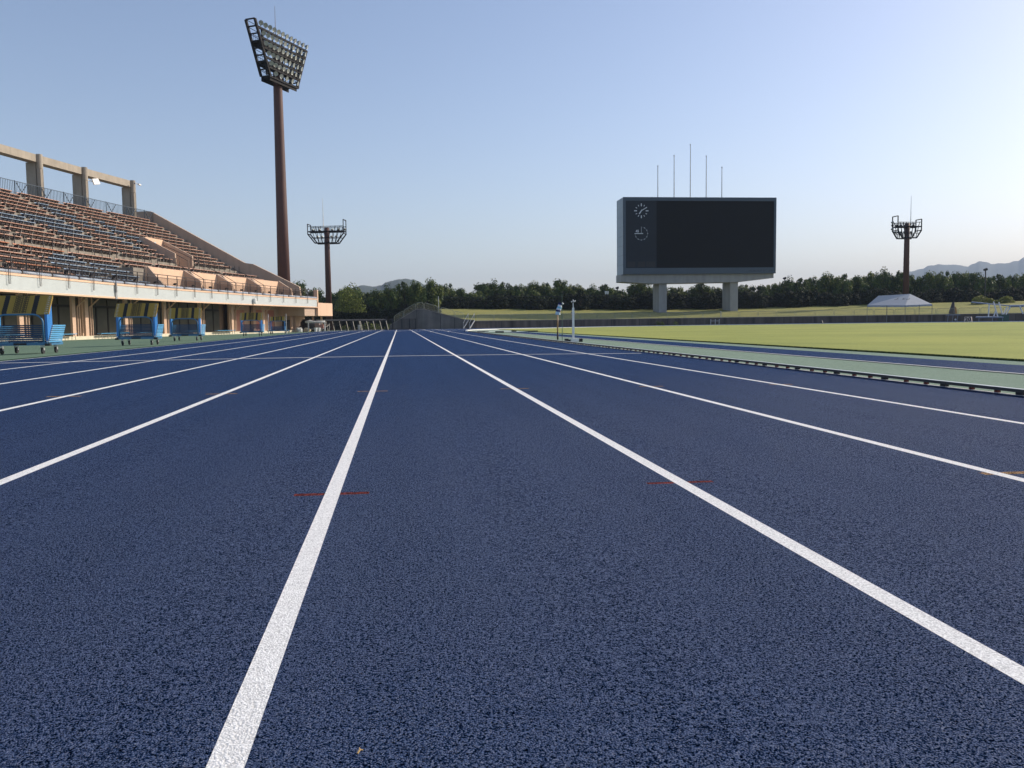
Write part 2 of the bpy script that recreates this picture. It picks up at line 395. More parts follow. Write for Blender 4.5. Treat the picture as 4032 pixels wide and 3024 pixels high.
# ------------------------------------------------------------------ kerb
def kerb_proto():
    t = thing('kerb_section', '', 'kerb', (XK, 0, 0), 0, 'aluminium kerb sections along the inside lane')
    mb = MB(); mb.box(0, .004, .024, .05, .996, .0475); mb.cur = 1; mb.box(.002, .004, .0478, .05, .996, .0505); mb.build('rail', [mat('shaded_kerb_side', (.05, .05, .05), .5, .2, 3), M_ALU], t, local=True)  # rail side coloured dark for its shade, top strip left pale
    MB().box(.012, .02, 0, .045, .10, .023).build('joint_foot', M_BLACK, t, local=True)
    for y in (.34, .67): MB().box(.012, y-.017, 0, .045, y+.017, .023).build('foot', mat('red_brown_spacer', (.14, .03, .02), .7), t, local=True)
    return t
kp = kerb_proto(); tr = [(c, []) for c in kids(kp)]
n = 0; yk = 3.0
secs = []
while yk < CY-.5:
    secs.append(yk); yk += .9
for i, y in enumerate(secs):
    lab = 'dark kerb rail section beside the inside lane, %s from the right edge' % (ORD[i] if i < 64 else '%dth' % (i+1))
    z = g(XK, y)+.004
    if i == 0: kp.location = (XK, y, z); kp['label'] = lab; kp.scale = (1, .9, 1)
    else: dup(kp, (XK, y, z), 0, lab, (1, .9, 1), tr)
struct(sheet('kerb_base_line', [(XK-.012, y) for y in ys(2, CY, 3)], [(XK+.04, y) for y in ys(2, CY, 3)], M_LINE, .008, 1))
mb = MB(); ar = arc(RK, 180, 40, 120)
for i in range(len(ar)-1):
    (x0, y0), (x1, y1) = ar[i], ar[i+1]
    r0, r1 = (RK-.07)/RK, (RK-.07)/RK
    q0 = (CX+(x0-CX)*r0, CY+(y0-CY)*r0); q1 = (CX+(x1-CX)*r1, CY+(y1-CY)*r1)
    za, zb = g(x0, y0), g(x1, y1)
    mb.hexa([(x0, y0, za), (x1, y1, zb), (*q1, zb), (*q0, za), (x0, y0, za+.08), (x1, y1, zb+.08), (*q1, zb+.08), (*q0, za+.08)])
tag(mb.build('bend_kerb', M_WHITE), 'long white kerb curving round the far end of the infield', 'kerb')
# ------------------------------------------------------------------ grandstand geometry
FP = [(-23.4, 18), (-22.4, 32), (-21.1, 47.8), (-20.2, 55.5), (-18.9, 65), (-16.6, 75.8), (-13.4, 88), (-10.8, 96.6), (-9.2, 101.5), (-7.9, 105.5), (-6.6, 109.6)]
def cat(p, n=30):
    out = []; p = [Vector(q) for q in p]; p = [2*p[0]-p[1]]+p+[2*p[-1]-p[-2]]
    for i in range(1, len(p)-2):
        for k in range(n):
            t = k/n; a, b, c, d = p[i-1:i+3]; out.append(.5*((2*b)+(c-a)*t+(2*a-5*b+4*c-d)*t*t+(3*b-a-3*c+d)*t**3))
    out.append(p[-2]); return out
CV = cat(FP); CL = [0.]
for i in range(1, len(CV)): CL.append(CL[-1]+(CV[i]-CV[i-1]).length)
def cv(s):
    import bisect
    s = max(0, min(CL[-1]-1e-6, s)); i = bisect.bisect_right(CL, s)-1; t = (s-CL[i])/(CL[i+1]-CL[i]); return CV[i].lerp(CV[i+1], t)
def tn(s):
    a, b = cv(s-.8), cv(s+.8); t = (b-a).normalized(); return t, Vector((-t.y, t.x))
def S(s, d, z):
    p = cv(s); t, n = tn(s); return Vector((p.x+n.x*d, p.y+n.y*d, z))
def fs(x, d, z):
    a, b = 2., CL[-1]-.1
    for _ in range(40):
        m = (a+b)/2
        if proj(S(m, d, z))[0] < x: a = m
        else: b = m
    return a
def sweep(mb, prof, s0, s1, st=2., close=True):
    """profile [(d,z)] swept along the stand"""
    n = max(1, int(math.ceil((s1-s0)/st))); k = len(prof); i0 = len(mb.v)
    for i in range(n+1):
        s = s0+(s1-s0)*i/n; p = cv(s); t, nn = tn(s)
        for d, z in prof: mb.v.append(Vector((p.x+nn.x*d, p.y+nn.y*d, z)))
    for i in range(n):
        for j in range(k if close else k-1):
            a = i0+i*k+j; b = i0+i*k+(j+1) % k; mb.f.append((a, b, b+k, a+k)); mb.m.append(mb.cur)
    if close:
        mb.f.append(tuple(i0+j for j in range(k))[::-1]); mb.f.append(tuple(i0+n*k+j for j in range(k))); mb.m += [mb.cur]*2
    return mb
def sbox(mb, s0, s1, d0, d1, z0, z1, st=2.): return sweep(mb, [(d0, z0), (d1, z0), (d1, z1), (d0, z1)], s0, s1, st)
SA, SE = 4., 80.45        # seating starts / end wall
SF = 84.25                # fascia end
GS = thing('grandstand', 'long curved grandstand with peach balcony front and tiered seating left of the track', 'grandstand', (-24, 60, 0))
def part(mb, name, m, smooth=False, label=None):
    o = mb.build(name, m, GS, smooth)
    if label: o['label'] = label
    return o
GZ = -.12                 # ground at the stand
# siding with real lap grooves
mb = MB(); n = 14; z0, z1 = 2.665, 3.47; st = (z1-z0)/n; prof = [(.12, z0)]
for i in range(n):
    a = z0+st*i; prof += [(.010, a+.002), (.024, a+st-.006), (.034, a+st-.004)]
prof += [(.12, z1)]
part(sweep(mb, prof, SA, SF-.1), 'siding', mat('pale_siding', (.50, .54, .53), .6, .05, 1.5, streak=.5))
part(sbox(MB(), SA, SF, -.02, .35, 2.551, 2.663), 'lower_trim', M_PINK)
part(sbox(MB(), SA, SF, -.02, .35, 3.472, 3.60), 'upper_trim', M_PINK)
# grey tube on the parapet, in lengths, with dark joints
mb = MB(); mbj = MB(); hk = 46.74+3.14*-9
s = SA+.4
joints = [46.74-1.57+3.145*k for k in range(-13, 12)]
joints = [j for j in joints if SA < j < SF]
prev = SA
for j in joints+[SF]:
    a = [( .11+.10*math.cos(t*math.pi/5), 3.70+.10*math.sin(t*math.pi/5)) for t in range(10)]
    sweep(mb, a, prev+.05, j-.05, 1.6); prev = j
part(mb, 'parapet_tube', M_GREYB, True)
for j in joints: part(sbox(MB(), j-.05, j+.05, -.01, .24, 3.60, 3.81), 'tube_joint', M_DARK)
# banner hooks hanging over the siding
hs = [46.74+3.145*k for k in range(-13, 12)]
for h in hs:
    if not (SA < h < SF-1): continue
    mb = MB(); p = S(h, -.10, 3.95)
    def SS(ds, d, z): return S(h+ds, d, z)
    mb.beam(SS(0, -.10, 4.02), SS(0, -.10, 3.0), .03, .03); mb.beam(SS(.16, -.10, 3.75), SS(.16, -.10, 3.0), .018, .018)
    mb.beam(SS(0, -.10, 3.0), SS(.16, -.10, 3.0), .02, .02); mb.beam(SS(0, .1, 4.0), SS(0, -.12, 4.0), .06, .06)
    mb.beam(SS(-.1, .02, 3.93), SS(.12, .02, 3.93), .16, .12)
    part(mb, 'banner_hook', M_DARK)
# balcony slab and soffit, one dark brown throughout
part(sbox(MB(), SA, SF, .35, 4.6, 2.75, 3.05), 'balcony_slab', mat('soffit_brown', (.22, .17, .13), .9, .2, 1))
# balcony railing
mb = MB()
sbox(mb, SA, SF-.2, .19, .24, 4.58, 4.63); sbox(mb, SA, SF-.2, .19, .23, 4.36, 4.40); sbox(mb, SA, SF-.2, .19, .23, 3.86, 3.89)
part(mb, 'top_rail', M_DARK)
mb = MB(); s = 29.5; nb_ = 0
while s < SF-.3:
    p = S(s, .21, 0)
    if nb_ < 100: part(MB().beam((p.x, p.y, 3.86), (p.x, p.y, 4.37), .022, .022), 'baluster', M_DARK)
    else: mb.beam((p.x, p.y, 3.86), (p.x, p.y, 4.37), .022, .022)
    s += .165; nb_ += 1
part(mb, 'baluster', M_DARK)['kind'] = 'stuff'
s = 24.
while s < SF: p = S(s, .21, 0); part(MB().beam((p.x, p.y, 3.6), (p.x, p.y, 4.62), .05, .05), 'railing_post', M_DARK); s += 1.57
# terraces (stepped concrete)
lo_k = [(.9+.8*k, 4.0+.41*k) for k in range(6)]          # seat d, z of lower rows
up_k = [(7.9+.81*k, 7.11+.461*k) for k in range(13)]
def lower_prof():
    pr = [(.30, 3.05), (.30, 3.58)]
    for k, (d, z) in enumerate(lo_k):
        f = z-.42
        if k: pr += [(d-.42, lo_k[k-1][1]-.42), (d-.42, f)]
    pr += [(5.3, lo_k[-1][1]-.42), (5.3, 6.0), (7.42, 6.0), (7.42, 3.05)]
    return pr
part(sweep(MB(), lower_prof(), SA, 50.6), 'lower_terrace', M_TREAD)
pr2 = [(2.1, 3.05), (2.1, 5.18), (3.7, 5.18), (3.7, 5.22), (4.5, 5.22), (4.5, 5.63), (5.3, 5.63), (5.3, 6.0), (7.42, 6.0), (7.42, 3.05)]
part(sweep(MB(), pr2, 50.6, SE), 'lower_terrace', M_TREAD)
pr = [(7.43, 3.0), (7.43, 6.69)]
for k in range(1, 13): pr += [(up_k[k][0]-.45, 6.69+.461*(k-1)), (up_k[k][0]-.45, 6.69+.461*k)]
pr += [(up_k[-1][0]+.45, 12.22), (up_k[-1][0]+.45, 12.6), (20.6, 12.6), (20.6, 3.0)]
VS0, VS1 = 67.5, 70.77    # upper vomitory
part(sweep(MB(), pr, SA, VS0-.02), 'upper_terrace', M_TREAD); part(sweep(MB(), pr, VS1+.02, SE), 'upper_terrace', M_TREAD)
prv = [(10.95, 3.0), (10.95, 8.0)]+[q for q in pr if q[0] > 10.95 and q[1] > 3.1]+[(20.6, 3.0)]
part(sweep(MB(), prv, VS0-.02, VS1+.02), 'upper_terrace', M_TREAD)
part(sbox(MB(), VS0, VS1, 7.3, 10.95, 5.4, 5.98), 'vomitory_floor', M_TREAD)
def wall_plane(poly, s, th, m, name):
    t, nn = tn(s); p = cv(s)
    pts = [Vector((p.x+nn.x*d, p.y+nn.y*d, z)) for d, z in poly]
    return part(MB().prism(pts, (t.x*th, t.y*th, 0)), name, m)
vw = [(7.60, 5.9), (7.60, 7.72), (10.9, 9.43), (11.3, 9.43), (11.3, 5.9)]
wall_plane(vw, VS0-.1, .2, M_PINKW, 'vomitory_wall'); wall_plane(vw, VS1-.1, .2, M_PINKW, 'vomitory_wall')
part(sbox(MB(), VS0+.1, VS1-.1, 10.75, 10.94, 5.95, 9.42), 'vomitory_back_wall', M_PINK)
part(sbox(MB(), 68.3, 69.4, 10.72, 10.745, 8.55, 9.05), 'direction_sign', mat('pale_blue_sign', (.35, .60, .72), .5))
# end wall
ew = [(.36, 2.55), (.36, 3.85), (.46, 4.85), (5.98, 7.53), (6.96, 7.67), (18.42, 13.88), (20.8, 13.9), (20.8, 2.55)]
wall_plane(ew, SE, .35, M_PINKW, 'end_wall')
# wing walls and leaning panels of the lower gangways; sunlit fronts painted in the lighter peach
wn = [58.52, 64.63, 71.03, 78.41]; ST0 = [52.5, 59.6, 65.7, 72.1]
wp = [(.36, 3.605), (.40, 3.87), (.50, 4.53), (1.92, 5.44), (1.925, 3.605)]
for w in wn:
    wall_plane(wp, w-.12, .24, M_PINKW, 'wing_wall'); wall_plane([(.33, 3.61), (.37, 3.87), (.47, 4.54), (.495, 4.54), (.395, 3.87), (.355, 3.61)], w-.125, .25, M_PINK, 'wing_lit_edge')
for a, b in zip(ST0, wn):
    part(sweep(MB(), [(1.93, 3.61), (1.93, 5.36), (2.09, 5.36), (2.09, 3.61)], a-.2, b-.13), 'recess_wall', M_PINK)
    wall_plane([(.40, 3.602), (1.90, 5.40), (1.92, 5.40), (1.92, 3.602)], a-.12, .2, M_PINKW, 'stair_flank')
part(sbox(MB(), 50.62, SE, .36, 2.08, 3.3, 3.60), 'recess_floor', M_TREAD)
# gangway hand rails
for s in (59.2, 65.4, 71.8):
    mb = MB(); mb.tube([S(s, .4, 3.7), S(s, .4, 4.6), S(s, 1.9, 5.5), S(s, 4.8, 6.9)], .025, 6); part(mb, 'hand_rail', M_DARK)
for s in (VS0+.5, VS1-.6, VS1+.5):
    mb = MB(); mb.tube([S(s, 6.6, 6.0), S(s, 6.6, 7.0), S(s, 7.5, 7.5), S(s, 10.5, 8.9)], .028, 6); mb.tube([S(s, 7.5, 6.0), S(s, 7.5, 7.5)], .025, 6); part(mb, 'hand_rail', M_DARK)
# walkway railing in front of the upper tier
s = 22.
AIS = [14.9, 21.2, 27.5, 33.8, 40.1, 46.5, 52.8, 58.9, 65.0, 71.5, 79.3]
while s < SE-.3:
    if min(abs(s-a) for a in AIS) > .45 and not (VS0-.2 < s < VS1+.2): p = S(s, 7.30, 0); part(MB().beam((p.x, p.y, 6.0), (p.x, p.y, 7.22), .05, .05), 'walkway_post', M_DARK)
    s += 1.07
for a, b in zip(AIS[1:-1], AIS[2:]):
    for u, v in (((a+.5, VS0-.3), (VS1+.3, b-.5)) if a < VS0 < b else ((a+.5, b-.5),)):
        part(sbox(MB(), u, v, 7.28, 7.32, 7.19, 7.23, 3), 'walkway_rail', M_DARK)
# back walkway railing
mb = MB(); sbox(mb, 40, SE+.2, 18.1, 18.14, 13.72, 13.77, 3); sbox(mb, 40, SE+.2, 18.1, 18.13, 12.72, 12.75, 3)
s = 50.
while s < SE:
    p = S(s, 18.12, 0); mb.beam((p.x, p.y, 12.6), (p.x, p.y, 13.74), .03, .03); s += .2
s = 50.
while s < SE:
    p = S(s, 18.10, 0); mb.beam((p.x, p.y, 12.6), (p.x, p.y, 13.8), .07, .07)
    mb.beam(S(s+.15, 18.07, 13.65), S(s+.8, 18.07, 12.85), .05, .05); mb.beam(S(s+1.45, 18.07, 13.65), S(s+.8, 18.07, 12.85), .05, .05); s += 3.2
part(mb, 'back_railing', M_RAILB)
# back frame: columns and beam
CS = [24.9, 31.4, 37.9, 44.4, 50.9, 57.3, 63.75, 70.23, 77.85]
for c in CS:
    t, nn = tn(c); mb = MB()
    p = S(c, 18.75, 0); k = 26; pts = []
    for zz, r in ((12.6, .26), (15.6, .26), (15.62, .29), (16.95, .29)): pts.append(((p.x, p.y, zz), r))
    mb.tube([q[0] for q in pts], [q[1] for q in pts], 16)
    for a in range(6):       # flutes
        an = a/6*2*math.pi; mb.tube([(p.x+.26*math.cos(an), p.y+.26*math.sin(an), 12.6), (p.x+.26*math.cos(an), p.y+.26*math.sin(an), 15.55)], .045, 6)
    sweep(mb, [(19.0, 12.6), (20.0, 12.6), (20.0, 16.2), (19.0, 16.2)], c-.22, c+.22)
    part(mb, 'back_column', M_CONC)
for a, b in zip([18.]+CS, CS): part(sweep(MB(), [(18.82, 16.2), (19.8, 16.2), (19.8, 16.9), (18.82, 16.9)], a+.02, b-.02, 8), 'back_beam', M_CONC)
mb = MB(); t, nn = tn(70.5); mb.beam(S(70.7, 18.2, 15.55), S(71.6, 18.2, 15.75), .6, .12, (1, 0, .3)); mb.beam(S(70.3, 18.6, 15.7), S(70.9, 18.3, 15.6), .08, .08)
part(mb, 'floodlight_box', M_WHITE)
part(MB().beam(S(77.4, 18.2, 16.55), S(77.75, 18.2, 16.6), .16, .16), 'camera_unit', M_GREYB); part(MB().beam(S(78.2, 18.3, 16.6), S(78.6, 18.3, 16.55), .2, .14), 'camera_unit', M_WHITE)
# ---- ground floor under the balcony
part(sbox(MB(), SA, 88.5, 2.0, 7.4, GZ-.2, GZ+.10), 'plinth', mat('cream_plinth', (.66, .60, .45), .8, .1, 2))
def inner(s0, s1, d, m, name, z0=GZ+.1, z1=2.75, dd=.2): return part(sbox(MB(), s0, s1, d, d+dd, z0, z1, 3), name, m)
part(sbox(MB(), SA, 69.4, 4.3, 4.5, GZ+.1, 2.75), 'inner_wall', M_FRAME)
wins = []; s = 20.
while s < 68.9:
    wins.append((s, min(s+1.52, 69.3))); s += 1.6
for a, b in wins:
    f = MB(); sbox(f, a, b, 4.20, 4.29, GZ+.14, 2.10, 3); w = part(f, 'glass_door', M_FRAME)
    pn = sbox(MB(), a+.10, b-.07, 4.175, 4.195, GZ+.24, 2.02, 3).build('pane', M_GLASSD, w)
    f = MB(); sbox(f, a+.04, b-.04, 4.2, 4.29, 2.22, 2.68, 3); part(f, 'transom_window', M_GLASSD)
# side wall, door, brick-red shutter, end rooms
part(sbox(MB(), 69.3, 71.5, 4.6, 4.8, GZ+.1, 2.75), 'inner_wall', mat('brown_recess_wall', (.20, .14, .10), .85, .1, 2))
inner(70.8, 75.3, 3.9, M_PINKW, 'inner_wall')
part(sbox(MB(), 71.8, 74.0, 3.86, 3.895, GZ+.12, 2.2), 'door', mat('dusty_red_door', (.46, .22, .17), .7, .08, 2))
mb = MB(); zz = GZ+.1; prs = [(3.75, zz)]
for i in range(26): prs += [(3.60, zz+.09*i+.01), (3.63, zz+.09*i+.085)]
prs += [(3.75, zz+.09*26)]
part(sweep(mb, prs, 75.9, 80.4, 3), 'roller_shutter', mat('brick_red_shutter', (.50, .23, .17), .65, .08, 2))
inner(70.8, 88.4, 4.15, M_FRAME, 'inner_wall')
inner(75.3, 75.88, 3.5, M_PINKW, 'inner_wall', dd=.3); inner(80.42, 88.4, 3.5, M_PINKW, 'inner_wall', dd=.3)
part(sbox(MB(), 75.3, 80.42, 3.5, 3.8, 2.26, 2.75), 'shutter_lintel', M_PINKW)
part(sbox(MB(), 82.2, 84.2, 3.44, 3.495, GZ+.12, 1.15), 'black_panel', M_BLACK)
# front columns with knee braces (peach)
for i, c in enumerate([10., 16.5, 23., 29.5, 36.0, 42.2, 43.9, 49.4, 55.4, 61.6, 68.0, 75.05, 82.0]):
    mb = MB(); sbox(mb, c-.22, c+.22, 2.15, 2.30, GZ+.1, 2.76)
    part(mb, 'front_column', M_COLP)
    mb = MB(); p = S(c+.62, 2.25, 0); mb.tube([(p.x, p.y, GZ+.1), (p.x, p.y, 2.0), S(c+.62, 1.4, 2.74)], .06, 8)
    p = S(c+1.0, 2.3, 0); mb.tube([(p.x, p.y, GZ+.1), (p.x, p.y, 2.74)], .05, 8)
    part(mb, 'drain_pipe', M_COLP)
mb = MB(); sbox(mb, 46.45, 46.85, 3.9, 4.15, GZ+.1, 2.74); part(mb, 'mullion_column', M_COLP)
# expansion joint cover on the siding, small speaker, rust marks
sj = fs(457, -.03, 3.0)
part(sbox(MB(), sj-.13, sj+.13, -.06, -.021, 2.52, 3.62), 'joint_cover', mat('dirty_joint_steel', (.30, .31, .31), .5, .4, 3))
mb = MB(); sp = fs(1005, -.2, 2.8); mb.tube([S(sp, -.12, 2.70), S(sp, -.12, 2.78), S(sp, -.12, 3.14), S(sp, -.12, 3.2)], [.13, .19, .19, .12], 10); mb.beam(S(sp, -.1, 3.1), S(sp, -.1, 3.5), .03, .03)
part(mb, 'horn_speaker', M_WHITE)
# end fin and the lit box over the corner
part(sweep(MB(), [(-.02, 3.15), (.5, 3.15), (.5, 4.63), (-.02, 4.63)], SF, SF+.25, 1), 'end_fin', M_PINK)
SB = 88.6
part(sweep(MB(), [(-.05, 1.60), (.25, 1.60), (.25, 3.13), (-.05, 3.13)], SF+.02, SB, 1.2), 'corner_box_front', M_PINK)
part(sweep(MB(), [(.26, 1.60), (5., 1.60), (5., 3.1), (.26, 3.1)], SF-3, SB, 1.2), 'corner_box', M_PINKW)
for s in (84.9, 87.4):
    mb = MB(); p = S(s, .9, 0); mb.beam((p.x, p.y, GZ), (p.x, p.y, 1.6), .22, .22); part(mb, 'corner_post', M_PINK)
part(sbox(MB(), SA, SE, 20.6, 21., GZ, 12.6, 6), 'rear_wall', M_PINKW)
# ------------------------------------------------------------------ seat rows
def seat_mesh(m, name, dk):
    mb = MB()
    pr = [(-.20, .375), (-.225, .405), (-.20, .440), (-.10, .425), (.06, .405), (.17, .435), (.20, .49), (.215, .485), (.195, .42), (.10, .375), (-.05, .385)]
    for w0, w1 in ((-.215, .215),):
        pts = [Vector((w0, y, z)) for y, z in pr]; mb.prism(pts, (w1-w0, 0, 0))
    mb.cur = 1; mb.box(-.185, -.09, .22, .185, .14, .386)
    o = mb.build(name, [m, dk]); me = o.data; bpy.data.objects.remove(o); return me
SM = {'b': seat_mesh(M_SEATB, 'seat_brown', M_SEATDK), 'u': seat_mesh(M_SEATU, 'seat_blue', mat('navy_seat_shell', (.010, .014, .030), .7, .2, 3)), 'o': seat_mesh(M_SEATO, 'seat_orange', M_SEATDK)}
mb = MB(); mb.tube([(0, -.19, .39), (0, -.15, .33), (0, -.10, .22), (0, -.14, .10), (0, -.24, 0)], [.022, .024, .024, .024, .028], 6)
o = mb.build('bracket', M_BRK); BRK = o.data; bpy.data.objects.remove(o)
def child(name, me, par, loc):
    o = bpy.data.objects.new(name, me); COL.objects.link(o); o.parent = par; o.location = loc; return o
def patch(tier, k, s):       # which seats are blue / orange
    if tier == 'low':
        if k <= 3 and 39.5+k*.5 < s < 50.6: return 'u'
        if k <= 1 and s < 31: return 'u'
        if k == 4 and 43.0 < s < 46.1: return 'u'
        if k == 3 and s < 38: return 'b'
        return 'o' if k in (1, 5) and s < 47 else 'b'
    if 58.9 < s < 65:        # diagonal band climbing to the left
        c = 64.5-.62*(k-2); return 'u' if abs(s-c) < 1.3 and 1 < k < 11 else 'b'
    if 52.8 < s < 58.9: return 'u' if 2 < k < 7 and s > 54.5-.2*k else 'b'
    if 65 < s < 71.5: return 'u' if 2 < k < 9 and abs(s-(68.2-.62*(k-3))) < 1.1 else 'b'
    if 46.5 < s < 52.8: return 'u' if 3 < k < 6 else 'b'
    return 'b'
CNT = {'n': 0}
def seat_row(tier, k, a, b, blk):
    d, z = (lo_k if tier == 'low' else up_k)[k]; f = z-.42
    p0, p1 = S(a, d, f), S(b, d, f); v = p1-p0; L_ = v.length; rz = math.atan2(v.y, v.x)
    # local x along the row, local -y towards the track
    col = patch(tier, k, (a+b)/2)
    n = max(1, int(L_/.47)); cols = [patch(tier, k, a+(b-a)*(i+.5)/n) for i in range(n)]
    main = max(set(cols), key=cols.count); nm = {'b': 'brown', 'u': 'blue', 'o': 'orange'}
    desc = nm[main] if len(set(cols)) == 1 else nm[main]+' and '+nm[[c for c in set(cols) if c != main][0]]
    tn_ = 'lower' if tier == 'low' else 'upper'
    t = thing('seat_row', '%s seats, %s row up in the %s tier, %s block from end wall' % (desc, ORD[k], tn_, ORD[blk]), 'seat row', p0, rz, 'rows of plastic seats in the grandstand')
    MB().box(.05, -.03, .335, L_-.05, .03, .372).build('support_rail', M_DARK, t, local=True)
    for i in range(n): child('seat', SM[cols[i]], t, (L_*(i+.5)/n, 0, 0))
    nb = max(2, int(round(L_/1.45))+1)
    for i in range(nb): child('bracket', BRK, t, (.1+(L_-.2)*i/(nb-1), 0, 0))
    CNT['n'] += 1
blocks = list(zip(AIS[1:-1], AIS[2:]))
for bi, (a, b) in enumerate(blocks):
    blk = len(blocks)-1-bi
    for k in range(13):
        s_in = fs(-60, up_k[k][0], up_k[k][1])
        if b < s_in: continue
        a_, b_ = a+.5, b-.5
        if a < VS0 < b:
            if k < 4:
                seat_row('up', k, a_, VS0-.35, blk); continue
        seat_row('up', k, a_, b_, blk) if a_ < b_-.8 else None
    for k in range(6):
        if b < fs(-60, lo_k[k][0], lo_k[k][1]): continue
        if k < 4 and a > 52.7: continue
        b2 = min(b-.5, 50.4) if (k < 4 and b > 50.6) else b-.5
        if b2-a-.5 > 1: seat_row('low', k, a+.5, b2, blk)
# last narrow block of the upper tier against the end wall (rows run on to the wall)
print('seat rows', CNT['n'])
# ------------------------------------------------------------------ hurdles on trolleys
def hurdle_proto(lett=True):
    t = thing('hurdle', '', 'hurdle', (0, 0, 0), 0, 'hurdles nested on the blue trolleys')
    mb = MB(); w = 1.18; seg = [(0, .20, 0), (.20, .285, 1), (.285, .70, 0), (.70, .785, 1), (.785, 1, 0)]
    for a, b, mi in seg:
        mb.cur = mi; mb.box(-w/2+w*a, -.012, .595, -w/2+w*b, .012, .665)
    mb.cur = 2
    for sx in (-1, 1):                     # white maker's plates at both ends
        for q in range(3): mb.box(sx*.535-.04+q*.03, -.0150, .612+.012*(q % 2), sx*.535-.04+q*.03+.022, -.0125, .632+.012*(q % 2))
    bar = mb.build('bar', [M_YEL, M_BLACK, M_GALV], t, local=True)
    if lett:
        tm = text_mesh('NISHI·SPT', .058); T = Matrix.Translation((0, -.0135, .645)) @ Matrix.Rotation(R_(90), 4, 'X') @ Matrix.Diagonal((1.12, 1, 1, 1))
        MB().mesh(tm, T).build('lettering', M_BLACK, bar, local=True, fix=False)
    for sx in (-1, 1):
        mb = MB(); mb.box(sx*.52-.025, -.005, .03, sx*.52+.025, .02, .60); mb.build('upright', M_BLUE, t, local=True)
        mb = MB(); mb.box(sx*.545-.03, -.02, 0, sx*.545+.03, .66, .031); mb.cur = 1; mb.box(sx*.545-.03, -.026, .004, sx*.545+.03, -.0205, .029)
        mb.build('foot', [M_BLUEL, M_WHITE], t, local=True)
    MB().box(-.51, .0, .004, .51, .03, .034).build('crossbar', mat('navy_paint', (.02, .06, .13), .45), t, local=True)
    MB().box(-.51, .60, .004, .51, .63, .034).build('crossbar', MATS['navy_paint'], t, local=True)
    return t
HP = hurdle_proto(); HPT = [(c, kids(c)) for c in kids(HP)]
def trolley_proto():
    t = thing('hurdle_trolley', '', 'trolley', (0, 0, 0), 0, 'blue hurdle trolleys on the green apron')
    mb = MB(); w, l = .54, .86
    mb.box(-w, 0, .185, w, .05, .245); mb.box(-w, l-.05, .185, w, l, .245); mb.box(-w, .0505, .185, -w+.05, l-.0505, .245); mb.box(w-.05, .0505, .185, w, l-.0505, .245); mb.box(-.03, .0505, .19, .03, l-.0505, .24)
    mb.build('platform', M_BLUED, t, local=True)
    MB().box(-.13, -.004, .195, .13, -.0005, .235).build('name_plate', M_BLACK, t, local=True)
    for sx in (-1, 1): MB().box(sx*.545-.05, -.01, .17, sx*.545+.05, .09, .225).build('bumper', M_BLACK, t, local=True)
    pts = [(-.47, .02, .24), (-.47, .02, .66)]
    for i in range(1, 7): a = i/6*math.pi/2; pts.append((-.47+.20*(1-math.cos(a)), .02, .66+.18*math.sin(a)))
    pts += [(-x, y, z) for x, y, z in pts[::-1]]
    MB().tube(pts, .019, 8).build('push_handle', M_BLUED, t, True, local=True)
    for sx in (-1, 1):
        for yy_ in (.08, l-.08):
            mb = MB(); mb.box(sx*.41-.03, yy_-.03, .15, sx*.41+.03, yy_+.03, .184)
            for dx in (-.028, .028): mb.hexa([(sx*.41+dx-.004, yy_-.01, .075), (sx*.41+dx+.004, yy_-.01, .075), (sx*.41+dx+.004, yy_+.05, .075), (sx*.41+dx-.004, yy_+.05, .075), (sx*.41+dx-.004, yy_-.03, .15), (sx*.41+dx+.004, yy_-.03, .15), (sx*.41+dx+.004, yy_+.04, .15), (sx*.41+dx-.004, yy_+.04, .15)])
            c = mb.build('castor', M_GALV, t, local=True)
            MB().tube([(sx*.41-.017, yy_+.02, .068), (sx*.41+.017, yy_+.02, .068)], .068, 16).build('wheel', M_BLACK, c, local=True)
    return t
TP = trolley_proto(); TPT = [(c, kids(c)) for c in kids(TP)]
TR = [(-7.99, 19.05, 0., 9, .042, .040, 'largest and nearest trolley at the left edge'), (-7.77, 26.25, 0.03, 9, .085, .040, 'trolley second from the left edge'),
      (-8.07, 33.25, 0.0, 9, .03, .040, 'middle trolley of the five'), (-7.86, 46.4, 0., 9, .045, .038, 'fourth trolley from the left'), (-7.80, 55.9, 0., 6, .02, .042, 'farthest trolley, near the brick red shutter')]
first = True; fh = True
for ti, (x, y, rz, nh, sy_, sz_, lb) in enumerate(TR):
    z = g(x, y); sc = None
    if ti == 4: sc = (1.12, 1, 1)
    lab = 'blue steel %s, loaded with nested hurdles' % lb
    if first: TP.location = (x, y, z); TP.rotation_euler.z = rz; TP['label'] = lab; first = False
    else: dup(TP, (x, y, z), rz, lab, sc, TPT)
    for i in range(nh):
        lab = 'yellow and black hurdle, %s from the bottom on the %s' % (ORD[i], ('nearest trolley', 'second trolley', 'middle trolley', 'fourth trolley', 'farthest trolley')[ti])
        dz = .247+i*.0425; dy = .06+i*sy_*.7 if ti != 1 else .03+i*.035
        q = Vector((x, y, z))+Matrix.Rotation(rz, 3, 'Z') @ Vector((0, dy, dz))
        if fh: HP.location = q; HP.rotation_euler.z = rz; HP['label'] = lab; fh = False
        else: dup(HP, q, rz, lab, (.82, 1, 1) if ti == 4 else None, HPT)
# two pale upright poles standing on the farthest trolley
for sx, w in ((-1, 'left'), (1, 'right')):
    x, y = TR[4][:2]; px = x+sx*.56
    mb = MB(); mb.tube([(px, y-.06, g(px, y)+.02), (px, y-.06, 1.30)], .022, 8); mb.box(px-.05, y-.10, g(px, y), px+.05, y-.02, g(px, y)+.03)
    tag(mb.build('upright_pole', M_GALV), 'thin pale upright pole beside the %s side of the farthest trolley' % w, 'pole')
